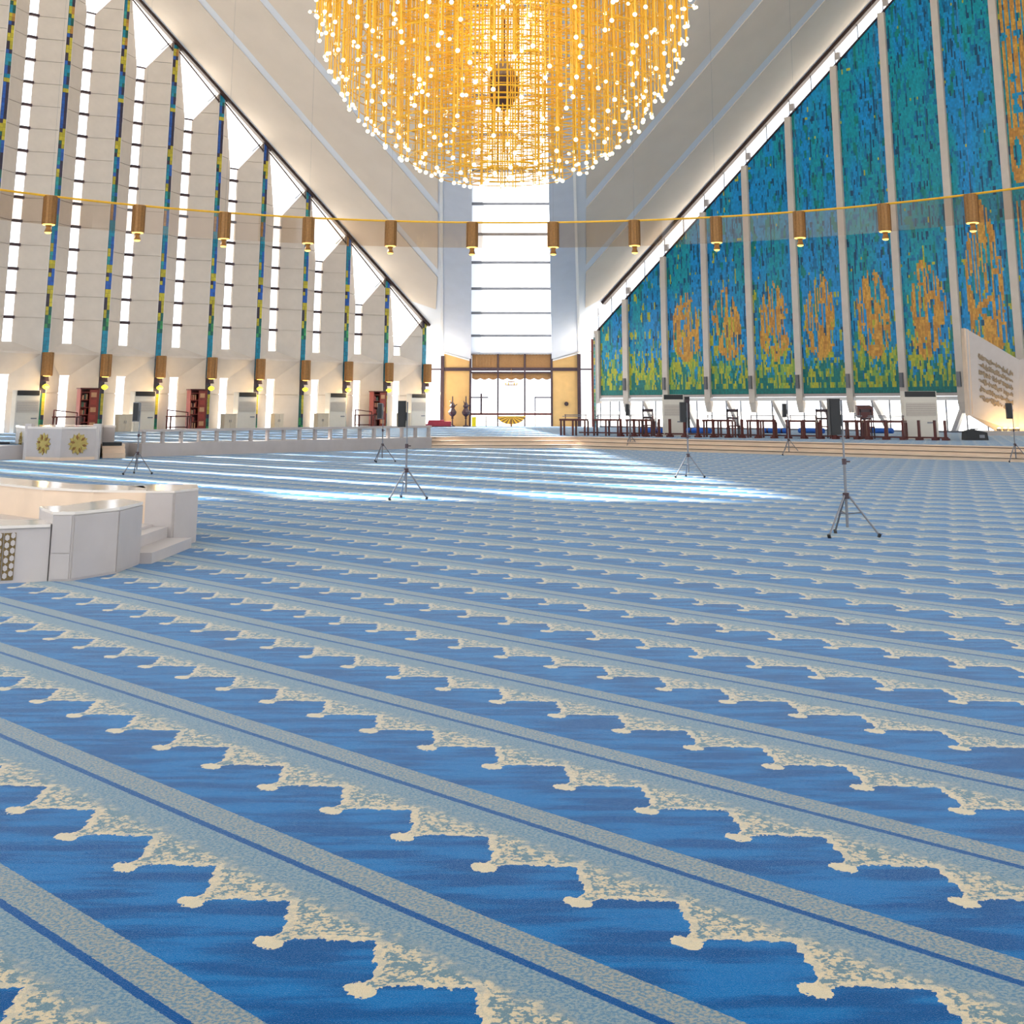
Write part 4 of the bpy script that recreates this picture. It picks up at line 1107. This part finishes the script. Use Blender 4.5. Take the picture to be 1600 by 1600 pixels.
# benches
def bench(x0, x1, label, back=.5, legs=3, rest=True):
    p, q_ = rg(x0), rg(x1); n_ = V((Q, Q, 0)) * back
    d = (q_ - p); e_ = d.normalized(); nn = V((-e_.y, e_.x, 0))
    if nn.y < 0: nn = -nn
    p = p + nn * back; q_ = q_ + nn * back
    t = thing('reading_bench', label, 'bench', (p + q_) / 2, 'dark reading benches on the right gallery')
    mb = MB(); mb.boxo(p + V((0, 0, .66)), d, nn * .45, (0, 0, .09)); mb.build('top', wood, t)
    for i in range(legs):
        c = p + d * (i / (legs - 1)) * .96 + e_ * .02
        for o_ in (.03, .36):
            mb = MB(); mb.boxo(c + nn * o_, e_ * .07, nn * .07, (0, 0, .66)); mb.build('leg', wood, t)
    if rest:
        mb = MB(); mb.bar(p + d * .05 + nn * .42 + V((0, 0, .92)), p + d * .95 + nn * .42 + V((0, 0, .92)), .04, .04); mb.bar(p + d * .05 + nn * .2 + V((0, 0, .86)), p + d * .95 + nn * .2 + V((0, 0, .86)), .03, .03); mb.build('book_rest', steel, t)
        for s_ in (.08, .92):
            mb = MB(); mb.bar(p + d * s_ + nn * .42 + V((0, 0, .75)), p + d * s_ + nn * .42 + V((0, 0, .95)), .04, .04); mb.build('rest_upright', wood, t)
    return t
bl = [(866, 905, 'dark reading bench before the right entrance pier'), (918, 957, 'dark reading bench below the first mosaic panel'), (970, 1010, 'dark reading bench left of the right-hand air conditioner'), (1091, 1138, 'dark reading bench right of the first gallery air conditioner'), (1160, 1203, 'dark reading bench below the third pillar right of the air conditioner'), (1222, 1270, 'dark reading bench left of the nearest loudspeaker'), (1290, 1342, 'dark reading bench behind the nearest loudspeaker'), (1346, 1410, 'dark reading bench left of the second gallery air conditioner')]
for x0, x1, lb in bl: bench(x0, x1, lb)
# small upright chairs / frames behind the benches
for px, lb in ((985, 'slim dark chair behind the bench left of the air conditioner'), (1120, 'slim dark chair behind the bench right of the air conditioner'), (1262, 'slim dark chair behind the bench left of the nearest loudspeaker'), (1332, 'slim dark chair just right of the nearest loudspeaker')):
    p = rg(px) + V((.9, 1.0, 0)); t = thing('slim_chair', lb, 'chair', p, 'slim dark chairs on the right gallery')
    for sx in (-.22, .22):
        MB().box((p.x + sx, p.y + .2, p.z + .6), (.05, .05, 1.2)).build('rear_leg', dark, t)
        MB().box((p.x + sx, p.y - .2, p.z + .23), (.05, .05, .46)).build('front_leg', dark, t)
    MB().box((p.x, p.y, p.z + .47), (.5, .46, .05)).build('seat', wood, t)
    MB().box((p.x, p.y + .2, p.z + 1.13), (.5, .05, .12)).build('backrest', dark, t)
    MB().box((p.x, p.y + .2, p.z + .8), (.46, .04, .08)).build('back_rail', dark, t)
# air conditioners on the right gallery
def make_ac_right(px0, px1, top, base, label):
    o = copy_tree(ac); p = at_z((px0 + px1) / 2, base, ZP); p.z = ZP
    o.location = p; o.rotation_euler = (0, 0, 0); sc = 1.0
    o['label'] = label; o['group'] = 'floor-standing air conditioners'
    wpx = (px1 - px0) / FPX * p.y * 1.0; o.scale = (wpx / 1.22, 1, (EYE + (635 - top) / FPX * p.y - ZP) / 2.1)
    return p
p = make_ac_right(1037, 1068, 617, 681, 'ivory air conditioner on the right gallery below the third pillar')
p = make_ac_right(1414, 1464, 612, 686, 'ivory air conditioner on the right gallery beside the engraved slab')
t = thing('dark_cabinet', 'narrow dark open cabinet just right of the first gallery air conditioner', 'cabinet', rg(1074, 676))
p = rg(1074, 676); MB().box((p.x, p.y, p.z + .95), (.26, .4, 1.7)).build('body', black, t); MB().box((p.x, p.y, p.z + .05), (.3, .44, .1)).build('plinth', wood, t); MB().box((p.x, p.y - .21, p.z + 1.2), (.2, .02, .9)).build('door', dark, t)
t = thing('dark_lectern', 'small dark wooden lectern behind the bench left of the second air conditioner', 'lectern', rg(1352, 680))
p = rg(1352, 680); MB().box((p.x, p.y, p.z + .4), (.1, .1, .8)).build('stem', wood, t); MB().box((p.x, p.y, p.z + .03), (.4, .4, .06)).build('foot', wood, t)
mb = MB(); mb.boxo((p.x - .35, p.y - .2, p.z + .78), (.7, 0, 0), (0, .4, .08), (0, 0, .5)); mb.build('desk', wood, t)
# blue mats by the windows
for i, (px, lb) in enumerate(((1092, 'rolled blue mat behind the bench right of the first air conditioner'), (1212, 'rolled blue mat between two benches below the fourth pillar'), (1268, 'rolled blue mat behind the bench left of the nearest loudspeaker'), (1375, 'rolled blue mat under the bench left of the second air conditioner'), (1018, 'rolled blue mat left of the first gallery air conditioner'))):
    p = rg(px, 677); t = thing('rolled_mat', lb, 'mat', p, 'rolled blue mats on the right gallery')
    mb = MB(); mb.tube(p + V((-.5, .5, .13)), p + V((.5, -.5, .13)), .13, n=12); mb.build('roll', blue_mat_m, t)
    mb = MB()
    for s_ in (-.3, .3): mb.tube(p + V((s_ - .03, -s_ + .03, .13)), p + V((s_ + .03, -s_ - .03, .13)), .137, n=12)
    mb.build('strap', dark, t)

# engraved book-shaped slab ------------------------------------------------
YS = 60.0
sp_ = [at_y(1508, 513, YS), at_y(1514, 649, YS), at_y(1556, 674, YS), at_y(1660, 674, YS), at_y(1660, 600, YS)]
slab = thing('engraved_slab', 'huge white marble book-shaped slab engraved with lines of calligraphy', 'monument', at_y(1560, 686, YS))
tl = at_y(1509, 513, YS); bl_ = at_y(1516, 649, YS); bm1 = at_y(1556, 673, YS); tr = at_y(1592, 562, YS - .3); br = at_y(1592, 676, YS - .3)
mb = MB(); mb.prism([tl, bl_, bm1, br, tr], (.1, .45, 0)); mb.build('page', marble, slab)
mb = MB(); mb.prism([tl + V((-.06, .05, .02)), bl_ + V((-.06, .05, -.02)), bl_ + V((.12, -.03, .06)), tl + V((.12, -.03, -.06))], (0, .45, 0)); mb.build('spine', warm_stone, slab)
mb = MB(); tr2 = at_y(1648, 545, YS - 1.2); br2 = at_y(1648, 676, YS - 1.2); mb.prism([tr, br, br2, tr2], (.1, .45, 0)); mb.build('facing_page', marble, slab)
zbs = at_y(1570, 673.5, YS - 1.0).z; MB().boxo((at_y(1541, 680, YS - 1).x, YS - 1.1, ZP), (4.4, 0, 0), (0, 1.6, 0), (0, 0, zbs - ZP)).build('base', marble_d, slab)
# calligraphy: rows of incised strokes following the slope of the page
def ptp(u, v_):   # u along the row, v down the page
    a = tl.lerp(tr, .22 + .66 * u); b = bl_.lerp(br, .22 + .66 * u); return a.lerp(b, .2 + .58 * v_)
rr = random.Random(3)
for row in range(6):
    v0 = (row + .5) / 6
    mb = MB()
    for j in range(46):
        u0 = rr.random(); du = rr.uniform(.01, .07); dv = rr.uniform(-.055, .055)
        pts = []
        for k_ in range(5):
            t_ = k_ / 4; pts.append(ptp(min(1, max(0, u0 + du * (t_ - .5) * 2)), v0 + dv * math.sin(t_ * math.pi * rr.choice((1, 1.5, 2))) + .02 * math.cos(j)) - V((0, .02, 0)))
        for k_ in range(4):
            if (pts[k_ + 1] - pts[k_]).length > .005: mb.bar(pts[k_], pts[k_ + 1], .03, .035, up=(0, 1, 0))
    for j in range(6):
        u0 = rr.random(); mb.bar(ptp(u0, v0 - .07) - V((0, .02, 0)), ptp(u0, v0 + .05) - V((0, .02, 0)), .03, .03, up=(0, 1, 0))
    mb.build('inscription_line', engrave_m, slab)
for i in range(4):
    p = at_y(1561 + i * 9.5, 669.5, YS - .85); p.z = zbs + .062; t = thing('uplight', 'glowing LED uplight at the foot of the engraved slab, %s from the left' % ordn[i], 'light', p, 'LED uplights under the engraved slab')
    mb = MB(); mb.lathe([(.001, -.06), (.1, -.06), (.12, .04), (.09, .05)], 10, p); mb.build('housing', steel, t)
    mb = MB(); mb.lathe([(.001, .045), (.09, .05), (.06, .09), (.001, .1)], 10, p); mb.build('lens', led_m, t)
    l_ = bpy.data.lights.new('uplight_glow', 'POINT'); l_.energy = 26; l_.color = (1, .62, .2); l_.shadow_soft_size = .1
    lo = bpy.data.objects.new('uplight_glow', l_); COL.objects.link(lo); lo.parent = t; lo.location = (0, -.02, .2)
# dark equipment beside the slab
p = rg(1527, 688); t = thing('equipment_case', 'low black equipment case at the foot of the engraved slab', 'case', p)
mb = MB(); mb.prism([(p.x - .45, p.y, p.z), (p.x + .45, p.y, p.z), (p.x + .42, p.y, p.z + .3), (p.x - .1, p.y, p.z + .42), (p.x - .42, p.y, p.z + .34)], (0, .5, 0)); mb.build('body', black, t)
MB().box((p.x, p.y + .25, p.z + .43), (.3, .06, .04)).build('handle', grey_sp, t); MB().box((p.x + .2, p.y - .01, p.z + .15), (.2, .02, .12)).build('label_plate', steel, t)

# ================================================================ things by the entrance
p = V((ex(690), 84.2, ZP)); t = thing('maroon_bench', 'low maroon upholstered bench left of the entrance doors', 'bench', p)
MB().box((p.x, p.y, ZP + .2), (1.5, .6, .3)).build('base', red_m, t); MB().box((p.x - .2, p.y, ZP + .39), (1.0, .58, .1)).build('cushion', red_m, t); MB().box((p.x - .85, p.y, ZP + .1), (.25, .5, .2)).build('footrest', red_m, t)
MB().box((p.x, p.y, ZP + .025), (1.56, .64, .05)).build('plinth', dark, t)
for px, lb in ((707, 'ornate bronze floor stand before the ochre pier, left of a pair'), (728, 'ornate bronze floor stand beside the door frame, right of a pair')):
    x = at_y(px, 640, 85.2).x; p = V((x, 85.2, ZP)); t = thing('ornate_stand', lb, 'stand', p, 'ornate bronze stands by the entrance')
    MB().lathe([(.001, 0), (.2, 0), (.2, .05), (.06, .12), (.04, .5), (.1, .56), (.04, .62), (.001, .62)], 12, p).build('pedestal', dark, t)
    MB().lathe([(.001, .62), (.05, .62), (.24, .8), (.28, .95), (.18, 1.1), (.12, 1.2), (.2, 1.32), (.1, 1.5), (.04, 1.6), (.04, 1.95), (.001, 2.0)], 12, p).build('urn', dark, t)
    for k_ in range(3):
        a = k_ * 2.1; MB().tube(p + V((.1, 0, 1.3)), p + V((.3 * math.cos(a), .3 * math.sin(a), 1.45 + .1 * k_)), .03, n=6).build('arm', dark, t)
p = V((ex(741), YE - .14, ez(659))); t = thing('yellow_notice', 'small bright yellow notice on the entrance door', 'notice', p)
MB().box((p.x, p.y, p.z), (.26, .02, .6)).build('card', yellow_m, t); MB().box((p.x, p.y + .03, p.z), (.3, .03, .64)).build('backing', steel, t)
p = at_y(885, 631, YE - .15); t = thing('wall_clock', 'small dark round clock on the right entrance pier', 'clock', p)
MB().tube(p + V((0, .08, 0)), p + V((0, -.02, 0)), .14, n=16).build('case', black, t); MB().tube(p + V((0, -.02, 0)), p + V((0, -.03, 0)), .1, n=16).build('dial', dark, t)
